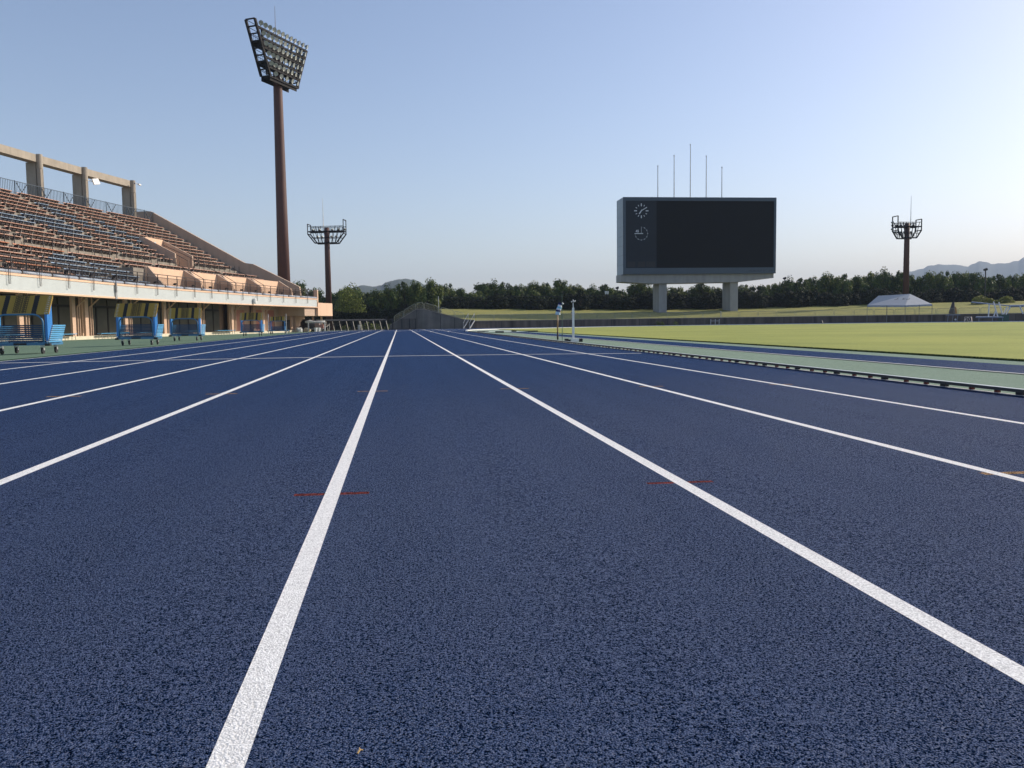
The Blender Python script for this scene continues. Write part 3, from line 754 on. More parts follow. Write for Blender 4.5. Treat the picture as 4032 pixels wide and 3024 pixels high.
# ------------------------------------------------------------------ benches below the balcony
def bench(s0, s1, lab):
    p, q = S(s0, 1.7, GZ+.0), S(s1, 1.7, GZ+.0); v = q-p; rz = math.atan2(v.y, v.x); L_ = v.length
    zb = g(p.x, p.y); p.z = zb
    t = thing('bench', lab, 'bench', p, rz, 'blue topped benches below the balcony')
    MB().box(0, -.16, .37, L_, .16, .41).build('seat', M_BLUEL, t, local=True)
    for i in range(4):
        x = .15+(L_-.3)*i/3; mb = MB(); mb.tube([(x, -.12, 0), (x, -.10, .25), (x, -.04, .34), (x, .0, .37)], .022, 6); mb.tube([(x, .13, 0), (x, .10, .36)], .02, 6)
        mb.build('leg', M_BRK, t, local=True)
for a, b, lab in ((33.2, 35.2, 'blue bench below the balcony seen through the nearest trolley'), (37.0, 41.3, 'long blue bench between the nearest trolley and the doubled peach column'), (44.6, 48.6, 'long blue bench just left of the second trolley'),
                  (50.2, 53.4, 'blue bench seen through the second trolley'), (56.2, 60., 'blue bench seen through the middle trolley'), (63.6, 67.3, 'blue bench right of the middle trolley, before dark glass doors')):
    bench(a, b, lab)
# ------------------------------------------------------------------ clutter at the stand corner
def blob(name, m, c, r, lab, cat_, seed, n=14, sq=(1, 1, 1)):
    rnd = random.Random(seed); bm = bmesh.new(); bmesh.ops.create_icosphere(bm, subdivisions=3, radius=1)
    from mathutils import noise
    for v in bm.verts:
        k = 1+.32*noise.noise(v.co*1.7+Vector((seed, 0, 0)))+.12*noise.noise(v.co*4.5+Vector((seed, 3, 0)))
        v.co = Vector((v.co.x*r[0]*k, v.co.y*r[1]*k, max(-.02, (v.co.z*.95+.5)*r[2]*k)))
    me = bpy.data.meshes.new(name); bm.to_mesh(me); bm.free(); me.materials.append(m); me.polygons.foreach_set('use_smooth', [True]*len(me.polygons))
    o = bpy.data.objects.new(name, me); COL.objects.link(o); o.location = c; return tag(o, lab, cat_)
def spt(x, d):           # place at pixel column x, offset d from the stand front, on the ground
    s = fs(x, d, 0); p = S(s, d, 0); p.z = g(p.x, p.y); return p
TARP = mat('black_tarpaulin', (.02, .021, .024), .35, .3, 4)
p = spt(1176, 1.0); blob('crumpled_sheet', mat('grey_plastic_sheet', (.45, .47, .44), .35, .2, 4), p, (.5, .5, .36), 'crumpled pale grey plastic sheet by the black panel under the balcony end', 'plastic sheet', 3)
p = spt(1193, 1.3); blob('tarpaulin_heap', TARP, p, (.9, .6, .42), 'low black tarpaulin heap beside the crumpled grey sheet', 'tarpaulin', 5)
p = spt(1209, .6); blob('cream_sack', mat('cream_sack_cloth', (.70, .60, .42), .8, .1, 3), p, (.42, .4, .36), 'lumpy cream sack lying between the black heap and the covered cart', 'sack', 8)
p = spt(1226, .5); blob('covered_machine', TARP, p, (1.35, 1.0, 1.05), 'rounded machine wrapped in black sheeting at the grandstand corner', 'machine', 9)
p = spt(1240, -.6); zz = p.z
cart = thing('equipment_cart', 'cart of boxes under a white roll in front of the grandstand corner', 'cart', p)
mb = MB()
for dx in (-.75, 1.1): mb.tube([(dx, 0, 0), (dx, 0, 1.1), (dx, .7, 1.1), (dx, .7, 0)], .04, 6)
mb.box(-.75, 0, .32, 1.1, .7, .36); mb.build('frame', M_GALV, cart, local=True)
mb = MB(); mb.tube([(-1.1, .3, 1.15), (-.6, .3, 1.2), (.0, .3, 1.12), (.6, .3, 1.12), (1.15, .3, 1.15)], [.12, .17, .10, .15, .12], 10); mb.build('white_roll', mat('white_canvas', (.72, .70, .62), .8, .1, 5), cart, True, local=True)
mb = MB(); mb.box(.0, .1, .37, .45, .6, 1.0); mb.build('brown_box', mat('brown_cardboard', (.33, .21, .16), .8, .1, 3), cart, local=True)
mb = MB(); mb.box(.5, .1, .37, .95, .6, .85); mb.build('red_box', mat('faded_red_box', (.42, .20, .16), .8, .2, 3), cart, local=True)
for x, nm in ((1243, 'left'), (1256, 'right')):
    q = spt(x, -1.4); mb = MB(); mb.tube([q, q+Vector((0, 0, .12)), q+Vector((0, 0, .48))], [.14, .15, .19], 10)
    tag(mb.build('bucket', M_WHITE), 'small white bucket on the ground below the cart, %s one of two' % nm, 'bucket', 'white buckets below the cart')
q1 = spt(1265, -1.2); q2 = spt(1297, -1.4)
rb = thing('rope_barrier', 'pair of thin pale posts joined by a sagging rope before the dark fence', 'rope barrier', q1)
for q in (q1, q2): MB().tube([q, q+Vector((0, 0, .95))], .035, 6).build('post', M_BRK, rb)
MB().tube([q1.lerp(q2, t)+Vector((0, 0, .85-1.2*t*(1-t))) for t in [i/10 for i in range(11)]], .022, 5).build('rope', M_BRK, rb)
# ------------------------------------------------------------------ dark fence and gate across the end of the chute
fa = Vector((at_Y(1246, 108), 108, 0)); fb = Vector((at_Y(1522, 112.5), 112.5, 0)); fc = Vector((at_Y(1637, 114.2), 114.2, 0))
FT = thing('boundary_fence', 'long dark steel fence with slanting pale stays at the end of the straight', 'fence', (fa.x, fa.y, g(fa.x, fa.y)))
def zt(p, y): return zpx(y, y, p.x, p.y)
def fz(p): return g(p.x, p.y)
mb = MB(); top = lambda p: fz(p)+1.46
mb.beam(fa+Vector((0, 0, top(fa)-.06)), fb+Vector((0, 0, top(fb)-.06)), .10, .18); mb.beam(fa+Vector((0, 0, fz(fa)+.1)), fb+Vector((0, 0, fz(fb)+.1)), .08, .08)
mb.build('rail', mat('dark_grey_rail', (.085, .085, .085), .6, .1, 3), FT)
n = 13
for i in range(n):
    t = i/(n-1) if i else 0; p = fa.lerp(fb, t); z = fz(p); w = .11 if i % 2 else .16
    MB().beam(p+Vector((0, .12, z)), p+Vector((0, .12, z+1.42)), w, w).build('post', M_BLACK, FT)
mb = MB(); i = 0
while i < 110:
    p = fa.lerp(fb, (i+.5)/110); z = fz(p); mb.beam(p+Vector((0, .1, z+.1)), p+Vector((0, .1, z+1.38)), .025, .025); i += 1
mb.build('bars', M_BLACK, FT)
for x in (1292, 1317, 1344, 1372, 1398, 1423, 1427, 1452, 1478, 1504, 1529):
    X0 = at_Y(x-9, 109.2); X1 = at_Y(x, 108.2); z = g(X1, 109)
    MB().tube([(X0, 109.9, z+1.22), (X1, 108.3, z)], .04, 6).build('stay', mat('pale_timber_stay', (.50, .46, .34), .7, .15, 4), FT)
for x in (1411, 1416):
    X0 = at_Y(x, 109.); z = g(X0, 109)
    MB().tube([(X0, 109, z), (X0, 109, z+.75)], .05, 6).build('stake', M_GALV, FT)
GT = thing('gate', 'black steel double gate against the concrete ramp wall', 'gate', (fb.x, fb.y, fz(fb)))
mb = MB(); mb.beam(fb+Vector((0, 0, fz(fb)+1.44)), fc+Vector((0, 0, fz(fc)+1.44)), .07, .07); mb.beam(fb+Vector((0, 0, fz(fb)+.09)), fc+Vector((0, 0, fz(fc)+.09)), .12, .16)
for t in (0, .21, .52, .79, 1): p = fb.lerp(fc, t); mb.beam(p+Vector((0, 0, fz(p))), p+Vector((0, 0, fz(p)+1.5+(.2 if t == 0 else 0))), .16 if t in (0, .4) else .11, .16)
mb.build('gate_frame', M_BLACK, GT)
mb = MB(); n = 60
for i in range(n): p = fb.lerp(fc, (i+.5)/n); mb.beam(p+Vector((0, 0, fz(p)+.1)), p+Vector((0, 0, fz(p)+1.42)), .02, .02)
mb.build('bars', M_BLACK, GT)
# ------------------------------------------------------------------ curved wall, ramp wall, bank
def wp_(r, a): return Vector((CX+r*math.cos(R_(a)), CY+r*math.sin(R_(a)), 0))
def a_of(x, r=RW):
    lo, hi = 20., 175.
    for _ in range(40):
        m = (lo+hi)/2; q = wp_(r, m)
        if proj((q.x, q.y, 0))[0] > x: lo = m
        else: hi = m
    return lo
AW0 = a_of(1866); AW1 = a_of(4300)
def wtop(a):
    q = wp_(RW, a); return g(q.x, q.y)+1.04
def arcwall(a0, a1, r0, r1, zb, zt_, n=60):
    mb = MB()
    for i in range(n+1):
        a = a0+(a1-a0)*i/n; p, q = wp_(r0, a), wp_(r1, a); b, t = (zb(a) if callable(zb) else zb), (zt_(a) if callable(zt_) else zt_)
        mb.v += [Vector((p.x, p.y, b)), Vector((q.x, q.y, b)), Vector((q.x, q.y, t)), Vector((p.x, p.y, t))]
    for i in range(n):
        for j in range(4): a = i*4+j; b = i*4+(j+1) % 4; mb.f.append((a, b, b+4, a+4)); mb.m.append(0)
    mb.f.append((0, 1, 2, 3)); e = n*4; mb.f.append((e+3, e+2, e+1, e)); mb.m += [0, 0]
    return mb
cw = thing('curved_wall', 'low stained concrete retaining wall curving round the far end of the track', 'wall', wp_(RW, 100))
arcwall(AW0, AW1, RW, RW+.3, -.7, wtop, 90).build('wall_face', M_CONCD, cw)
arcwall(AW0, AW1, RW-.05, RW+.35, lambda a: wtop(a)+.002, lambda a: wtop(a)+.09, 90).build('coping', M_CONC, cw)
mb = MB(); a = AW0
while a > AW1: p, q = wp_(RW-.012, a), wp_(RW-.012, a-.05); mb.quad((p.x, p.y, -.3), (q.x, q.y, -.3), (q.x, q.y, wtop(a)), (p.x, p.y, wtop(a))); a -= 3.6
mb.build('joint', M_BLACK, cw, fix=False)
# bank
RB = 105.
def bank_z(r, a):
    t = max(0, min(1, (r-RW-.3)/(RB-RW))); z0 = wtop(a)+.03
    q = wp_(RB, a); cr = 3.2
    return z0+(cr-z0)*(t**.95)
AB0 = AW0+5
mb = MB(); nr, na = 22, 130
for i in range(na+1):
    a = AB0+(5-AB0)*i/na
    for j in range(nr+1):
        r = RW+.31+(RB-RW)*j/nr; q = wp_(r, a); mb.v.append(Vector((q.x, q.y, bank_z(r, a)+(.04*math.sin(i*1.3+j*2.1) if 0 < j < nr else 0))))
for i in range(na):
    for j in range(nr):
        a = i*(nr+1)+j; fc_ = (a, a+1, a+nr+2, a+nr+1)
        if all(mb.v[k].y > 120.2 and mb.v[k].x > 2.2+(mb.v[k].y-120)*.075 or mb.v[k].x > 14 for k in fc_): mb.f.append(fc_); mb.m.append(0)
o = mb.build('grass_bank', M_BANK, smooth=True, fix=False)
if o.data.polygons[10].normal.z < 0: o.data.flip_normals()
struct(o)
mb = MB()
for i in range(na+1):
    a = 178+(5-178)*i/na
    for r in (RB+.31, RB+150): q = wp_(r, a); mb.v.append(Vector((q.x, q.y, 3.19 if a < 112 else max(.0, 3.19-(a-112)*.5))))
for i in range(na): a = i*2; mb.f.append((a, a+1, a+3, a+2)); mb.m.append(0)
o = mb.build('woodland_floor', M_SOIL, fix=False)
if o.data.polygons[10].normal.z < 0: o.data.flip_normals()
struct(o)
# ramp wall closing the bank on the left: faces the camera
YW = 120.
def rx(x, y): X = at_Y(x, YW); return X, zpx(x, y, X, YW)
pts = [(1535, 1282), (1640, 1218.5), (1670, 1217.5), (1735, 1235), (1790, 1249), (1826, 1259), (1866, 1262)]
top_ = [rx(*q) for q in pts]; zb = -.5
rw = thing('ramp_wall', 'grey stained concrete wall with a peaked top beside the far stairs', 'wall', (top_[1][0], YW, -.2))
poly = [Vector((x, YW, z)) for x, z in top_]+[Vector((top_[-1][0], YW, zb)), Vector((top_[0][0], YW, zb))]
MB().prism(poly, (0, .4, 0)).build('wall_face', M_CONCW, rw)
mb = MB()
for (x0, z0), (x1, z1) in zip(top_[:-1], top_[1:]): mb.beam((x0, YW+.18, z0+.05), (x1, YW+.18, z1+.05), .50, .09, (0, 0, 1))
mb.build('coping', M_CONC, rw)
mb = MB()
for x in (1735, 1790, 1642):
    X = at_Y(x, YW); zt2 = [q for q in top_]; mb.box(X-.03, YW-.02, zb, X+.03, YW-.003, zpx(x, 1240 if x == 1735 else (1252 if x == 1790 else 1220), X, YW))
mb.build('joint', M_BLACK, rw)
def rail_panel(p, q, h, lab, m=M_RAILF, nm='railing_panel', grp='railing panels along the top of the far walls', post=.045):
    """rounded tubular panel from p to q with bars"""
    mb = MB(); v = (q-p); L_ = v.length; u = v.normalized(); r = .16
    def pt(t, z): b = p+u*t; return Vector((b.x, b.y, b.z+z))
    o = [pt(.04, 0), pt(.04, h-r), pt(.04+r*.3, h-r*.3), pt(.04+r, h), pt(L_-.04-r, h), pt(L_-.04-r*.3, h-r*.3), pt(L_-.04, h-r), pt(L_-.04, 0)]
    mb.tube(o, post*.6, 6); mb.tube([pt(.04, .12), pt(L_-.04, .12)], .018, 5)
    n = int(L_/.13)
    for i in range(1, n): mb.tube([pt(L_*i/n, .12), pt(L_*i/n, h-.02)], .009, 4, cap=False)
    return tag(mb.build(nm, m), lab, 'railing', grp)
a = a_of(1880); i = 0; da = math.degrees(2.95/RW)
STAIR_X = (1822, 1850)
while a > a_of(4120):
    p, q = wp_(RW+.12, a), wp_(RW+.12, a-da*.97); p.z = wtop(a)+.09; q.z = wtop(a-da)+.09
    rail_panel(p, q, .88, 'low tubular railing panel on the far curved wall, %s right of the stairs' % (ORD[i]))
    a -= da; i += 1
rp = [(1555, 1642, 'lower left slope'), (1598, 1642, 'upper left slope')]
def tz(x):
    X = at_Y(x, YW)
    for (x0, z0), (x1, z1) in zip(top_[:-1], top_[1:]):
        if x0 <= X <= x1: return X, z0+(z1-z0)*(X-x0)/(x1-x0)
    return X, top_[-1][1]
for xa, xb, lb in ((1552, 1590, 'foot of the left slope'), (1591, 1638, 'top of the left slope'), (1642, 1669, 'flat top'), (1671, 1724, 'start of the right slope'), (1728, 1735, 'narrow gap on the right slope'), (1737, 1790, 'middle of the right slope'), (1792, 1826, 'foot of the right slope')):
    (X0, z0), (X1, z1) = tz(xa), tz(xb)
    rail_panel(Vector((X0, YW+.1, z0+.09)), Vector((X1, YW+.1, z1+.09)), .86, 'pale railing panel on the peaked ramp wall, %s' % lb)
# stairs
X0, X1 = at_Y(1824, YW-1.2), at_Y(1856, YW-1.2)
sta = thing('steel_stairs', 'short pale metal stairs with handrails against the far wall', 'stairs', ((X0+X1)/2, YW-.8, g(X0, YW)))
zb_ = g(X0, YW-1); zt_ = zb_+1.12
for i in range(6): z = zb_+.1+i*.19; y = YW-1.35+i*.22; xo = i*.14; MB().box(X0+.05+xo, y, z, X1-.30+xo, y+.24, z+.05).build('tread', M_DARK, sta)
for xx in (X0, X1-.28):
    MB().beam((xx, YW-1.45, zb_), (xx+.85, YW-.05, zt_+.02), .10, .16).build('stringer', M_GALV, sta)
    mb = MB(); mb.tube([(xx, YW-1.4, zb_+.05), (xx, YW-1.4, zb_+.8), (xx+.85, YW-.1, zt_+1.0), (xx+.85, YW+.5, zt_+1.0), (xx+.85, YW+.5, zt_)], .03, 6); mb.build('handrail', M_GALV, sta)
# ------------------------------------------------------------------ scoreboard
ZS = 148.; sc = ZS/134.
A0 = P(2454, 1080, ZS); B0 = P(3054.5, 1072, ZS*1.0205)
u = (B0-A0); u.z = 0; Wd = u.length; u.normalize(); v = Vector((-u.y, u.x, 0))
if v.dot(FW) < 0: v = -v
def hz(x, y, zz): return P(x, y, zz).z
zB = hz(2454, 1080, ZS); zT = hz(2454, 780, ZS); Hh = zT-zB; DP = 4.6
O = Vector((A0.x, A0.y, 0))
def Q(a, b, z): return Vector((O.x+u.x*a+v.x*b, O.y+u.y*a+v.y*b, z))
def fr(x): # horizontal pixel in crop coords 177..1597 -> metres along the front
    return (x-177)/(1597-177)*Wd
def vz(y): return zT-(y-521)/(1222-521)*Hh
SBD = thing('scoreboard', 'huge blank black electronic scoreboard with two clocks on two concrete legs', 'scoreboard', Q(Wd/2, 0, bank_z(86, 100)))
def qb(mb, a0, a1, b0, b1, z0, z1): return mb.hexa([Q(a0, b0, z0), Q(a1, b0, z0), Q(a1, b1, z0), Q(a0, b1, z0), Q(a0, b0, z1), Q(a1, b0, z1), Q(a1, b1, z1), Q(a0, b1, z1)])
M_CASE = mat('steel_blue_cladding', (.065, .092, .118), .5, .06, .5, streak=.5)
M_CASES = mat('pale_side_cladding', (.36, .415, .455), .5, .08, .5)
qb(MB(), 0, Wd, .06, DP, zB, zT).build('case', M_CASE, SBD)
mb = MB()
for i in range(8): z0 = zB+Hh*i/8; qb(mb, -.04, -.001, .02, DP, z0+.02, z0+Hh/8-.02)
mb.build('side_cladding', M_CASES, SBD)
x0, x1, y0, y1 = fr(201), fr(1576), vz(1166), vz(551)
mb = MB(); qb(mb, 0, Wd, -.02, .055, y1, zT+.05); qb(mb, 0, Wd, -.02, .055, zB, y0); qb(mb, 0, x0, -.02, .055, y0+.001, y1-.001); qb(mb, x1, Wd, -.02, .055, y0+.001, y1-.001)
mb.build('bezel', M_CASE, SBD)
xs = fr(482)
qb(MB(), xs, x1, .02, .054, y0, y1).build('display_screen', mat('screen_black', (.002, .003, .004), .7, .1, 2, spec=.2), SBD)
ck = qb(MB(), x0, xs, .0, .054, y0, y1).build('clock_panel', mat('clock_panel_grey', (.024, .030, .038), .7, .06, 1, spec=.2), SBD)
mpx = Wd/(1597-177)
def bar(mb, cx, cz, ang, r0, r1, w):
    a = R_(ang); du, dz = math.sin(a), math.cos(a)
    p0 = Vector((cx+du*r0, cz+dz*r0)); p1 = Vector((cx+du*r1, cz+dz*r1)); n = Vector((dz, -du))*w/2
    c = [p0-n, p1-n, p1+n, p0+n]; mb.prism([Q(q.x, -.002, q.y) for q in c], v*-.03)
M_TICK = mat('clock_tick_white', (.66, .70, .72), .6, .05, 3)
cx, cz = fr(343), vz(643); mb = MB()
for k in range(12): bar(mb, cx, cz, 30*k, (40 if k % 3 == 0 else 45)*mpx, 65*mpx if k % 3 == 0 else 59*mpx, (9 if k % 3 == 0 else 6)*mpx)
mb.build('clock_ticks', M_TICK, SBD)
mb = MB(); bar(mb, cx, cz, 58, -6*mpx, 60*mpx, 7*mpx); mb.build('minute_hand', M_TICK, SBD)
mb = MB(); bar(mb, cx, cz, 215, -12*mpx, 34*mpx, 10*mpx); mb.build('hour_hand', M_TICK, SBD)
cz = vz(850); mb = MB()
for k in range(40):
    a0 = 12+k*(258/40); 
    r = 57*mpx; p, q = R_(a0), R_(a0+258/40)
    mb.prism([Q(cx+math.sin(p)*(r-2.5*mpx), -.002, cz+math.cos(p)*(r-2.5*mpx)), Q(cx+math.sin(q)*(r-2.5*mpx), -.002, cz+math.cos(q)*(r-2.5*mpx)), Q(cx+math.sin(q)*(r+2.5*mpx), -.002, cz+math.cos(q)*(r+2.5*mpx)), Q(cx+math.sin(p)*(r+2.5*mpx), -.002, cz+math.cos(p)*(r+2.5*mpx))], v*-.02)
mb.build('timer_ring', mat('timer_grey', (.16, .19, .20), .6, .05, 3), SBD)
mb = MB()
for k in range(1, 9): bar(mb, cx, cz, 30*k, 53*mpx, 62*mpx, 7*mpx)
bar(mb, cx, cz, 0, 0, 60*mpx, 4*mpx); mb.build('timer_ticks', mat('timer_tick', (.42, .45, .46), .6, .05, 3), SBD)
mb = MB(); bar(mb, cx, cz, 270, -16*mpx, 62*mpx, 7*mpx); mb.build('timer_hand', M_TICK, SBD)
rotM = Matrix((u, Vector((0, 0, 1)), -v)).transposed().to_4x4()
tm = text_mesh('45', 30*mpx); MB().mesh(tm, Matrix.Translation(Q(fr(306), -.03, vz(829))) @ rotM).build('timer_numeral', M_TICK, SBD, fix=False)
mb = MB()
for a_, b_ in ((215, 285), (312, 378), (388, 470)): qb(mb, fr(a_), fr(b_), -.010, -.002, vz(1155), vz(1106))
mb.build('counter_panel', M_BLACK, SBD)
# illegible dark lettering on the lower right of the bezel
mb = MB(); rn = random.Random(4); xx = 1350
while xx < 1566:
    if not (1492 < xx < 1508):
        for q in range(3):
            a0 = xx+rn.uniform(0, 7); z0 = 1188+rn.uniform(0, 12)
            if rn.random() < .5: qb(mb, fr(a0), fr(a0+rn.uniform(4, 9)), -.035, -.021-.001*q, vz(z0+2.2), vz(z0))
            else: qb(mb, fr(a0), fr(a0+2.2), -.035, -.021-.001*q, vz(min(1204, z0+rn.uniform(5, 11))), vz(z0))
    xx += 14
mb.build('lettering', M_BLACK, SBD)
# concrete support: tapered beam and two legs
zb1 = vz(1308); zb0 = vz(1286); zb3 = vz(1264)
e0, e1 = fr(165), fr(1588)
pf = [Q(e0, .5, zB-.004), Q(e0, .5, vz(1290)), Q(fr(440), .5, vz(1309)), Q(fr(1262), .5, vz(1300)), Q(e1, .5, vz(1264)), Q(e1, .5, zB-.004)]
MB().prism(pf, v*(DP-.7)).build('support_beam', M_CONCG, SBD)
def leg(a0, a1, lab):
    base = .9
    qb(MB(), a0, a1, .9, DP+.3, base-1.2, vz(1309)-.003 if lab == 0 else vz(1301)-.003).build('leg', M_CONCG, SBD)
leg(fr(519), fr(590), 0); leg(fr(1186), fr(1259), 1)
mb = MB(); mb.beam(Q(fr(592), 4, vz(1340)), Q(fr(640), 4.5, vz(1395)), .5, .7); mb.build('cable_duct', M_DARK, SBD)
qb(MB(), fr(500), fr(1300), .3, 6.2, .9, hz(2620, 1229, 150)).build('base_slab', mat('dark_base_slab', (.14, .14, .13), .9, .2, 1), SBD)
for x, yt, nm in ((523, 232, 'leftmost short'), (674, 138, 'second, mid-height'), (825, 40, 'tallest central'), (974, 140, 'fourth, mid-height'), (1121, 238, 'rightmost short')):
    p = Q(fr(x), 2.0, zT); mb = MB(); hh = (521-yt)*mpx; mb.tube([p, p+Vector((0, 0, hh))], [.10, .07], 8); mb.tube([p+Vector((0, 0, hh)), p+Vector((0, 0, hh+.18))], .12, 8)
    tag(mb.build('flagpole', M_GALV), '%s white flagpole of the five standing on the scoreboard' % nm, 'flagpole', 'flagpoles on top of the scoreboard')
# ------------------------------------------------------------------ floodlight towers
def lamp_mesh():
    mb = MB(); n = 14
    def ring(y, r): i = len(mb.v); mb.v.extend(Vector((r*math.cos(2*math.pi*k/n), y, r*math.sin(2*math.pi*k/n))) for k in range(n)); return i
    R0 = [ring(.42, .07), ring(.30, .16), ring(.05, .30), ring(0, .315), ring(.02, .285)]
    for a, b in zip(R0[:-1], R0[1:]):
        for k in range(n): mb.f.append((a+k, a+(k+1) % n, b+(k+1) % n, b+k)); mb.m.append(0)
    mb.f.append(tuple(R0[-1]+k for k in range(n))); mb.m.append(1)
    mb.f.append(tuple(R0[0]+k for k in range(n))); mb.m.append(0)
    mb.box(-.05, .1, -.42, .05, .2, -.24)
    o = mb.build('lamp', [mat('lamp_housing', (.24, .25, .24), .4, .1, 6, metal=.4), mat('lamp_glass', (.32, .34, .31), .15, .35, 5, spec=.8)]); me = o.data; bpy.data.objects.remove(o); return me
LAMP = lamp_mesh()
Zt = 105.; pb = P(1113, 1230, Zt); pt_ = P(1094, 350, Zt)
TX, TY = pt_.x, pt_.y
az = Vector((RT.x*.35+FW.x*.937, RT.y*.35+FW.y*.937, 0)).normalized()      # along the lamp panel
nn_ = Vector((az.y, -az.x, 0));                                               # towards the infield
TW = thing('floodlight_tower', 'tallest floodlight tower, rust red pole with dozens of round lamps, behind the grandstand', 'floodlight tower', (TX, TY, 0))
def TQ(a, b, z): return Vector((TX+az.x*a+nn_.x*b, TY+az.y*a+nn_.y*b, z))
hT = P(1094, 322, Zt).z
MB().tube([(TX, TY, -.5), (TX, TY, hT*.5), (TX, TY, hT), (TX, TY, hT+3.6)], [.86, .68, .54, .50], 32).build('pole', M_POLE, TW, True)
z0, z1 = hT-.1, hT+5.6; w0, w1 = 2.8, 5.3
def pan(t): return w0+(w1-w0)*t
rows = [12, 11, 10, 9, 8, 5]
for sgn in (-1, 1):
    zz1 = z1+(.25 if sgn < 0 else -.5); mb = MB()
    ta = (zz1-z0)/(z1-z0)
    for b in (.95, -.35):
        mb.beam(TQ(sgn*w0, b, z0), TQ(sgn*pan(ta), b, zz1), .26, .26)
    for k in range(9):
        z = z0+(zz1-z0)*k/8; a = sgn*pan((z-z0)/(z1-z0)); mb.beam(TQ(a, .95, z), TQ(a, -.35, z), .14, .14)
        if k < 8: z2 = z0+(zz1-z0)*(k+1)/8; mb.beam(TQ(a, .95, z), TQ(sgn*pan((z2-z0)/(z1-z0)), -.35, z2), .06, .06)
    mb.build('side_truss', M_HEAD, TW)
for k in range(6):
    z = z1-.15-(z1-z0-.5)*k/5; w = pan((z-z0)/(z1-z0)); mb = MB(); mb.beam(TQ(-w, .95, z-.42), TQ(w, .95, z-.42), .2, .24); mb.build('lamp_rail', M_HEAD, TW)
    n = rows[k]
    for i in range(n):
        a = -w+.45+(2*w-.9)*i/(n-1) if n > 5 else w-.5-i*1.15
        o = bpy.data.objects.new('lamp', LAMP); COL.objects.link(o); o.parent = TW; p = TQ(a, 1.35, z)
        o.location = p-Vector(TW.location)
        tgt = (nn_*math.cos(R_(22))+Vector((0, 0, -math.sin(R_(22))))); spread = az*(a/w*(.85 if a < 0 else .4))
        o.rotation_euler = (-(tgt+spread)).to_track_quat('Y', 'Z').to_euler(); o.scale = (.92, .92, .92)
    if k in (1, 3, 5):
        zz = z-(.85 if k < 5 else .45); w2 = pan((zz-z0)/(z1-z0)); mb = MB(); pl_ = [TQ(-w2, .85, zz), TQ(w2, .85, zz), TQ(w2, -.35, zz), TQ(-w2, -.35, zz)]; mb.prism(pl_, (0, 0, .10)); mb.beam(TQ(-w2, .85, zz-.2), TQ(w2, .85, zz-.2), .1, .45); mb.beam(TQ(-w2, -.35, zz-.2), TQ(w2, -.35, zz-.2), .1, .45); mb.build('catwalk', M_HEAD, TW)
        mb = MB(); mb.beam(TQ(-w2, -.35, zz+.95), TQ(w2, -.35, zz+.95), .05, .05)
        for q in range(int(w2*2/.35)): a = -w2+q*.35; mb.beam(TQ(a, -.35, zz), TQ(a, -.35, zz+.95), .03, .03)
        mb.build('catwalk_rail', M_HEAD, TW)
mb = MB()
for k in range(5):
    a = -.8+k*.4; mb.beam(TQ(a*4, .8, z0), TQ(a*5, .8, z1-.4), .2, .2)
mb.build('head_frame', M_HEAD, TW)
MB().tube([TQ(-.1, 0, hT+3.5), TQ(-.1, 0, P(1081, 34, Zt).z)], [.06, .02], 6).build('lightning_rod', M_DARK, TW)
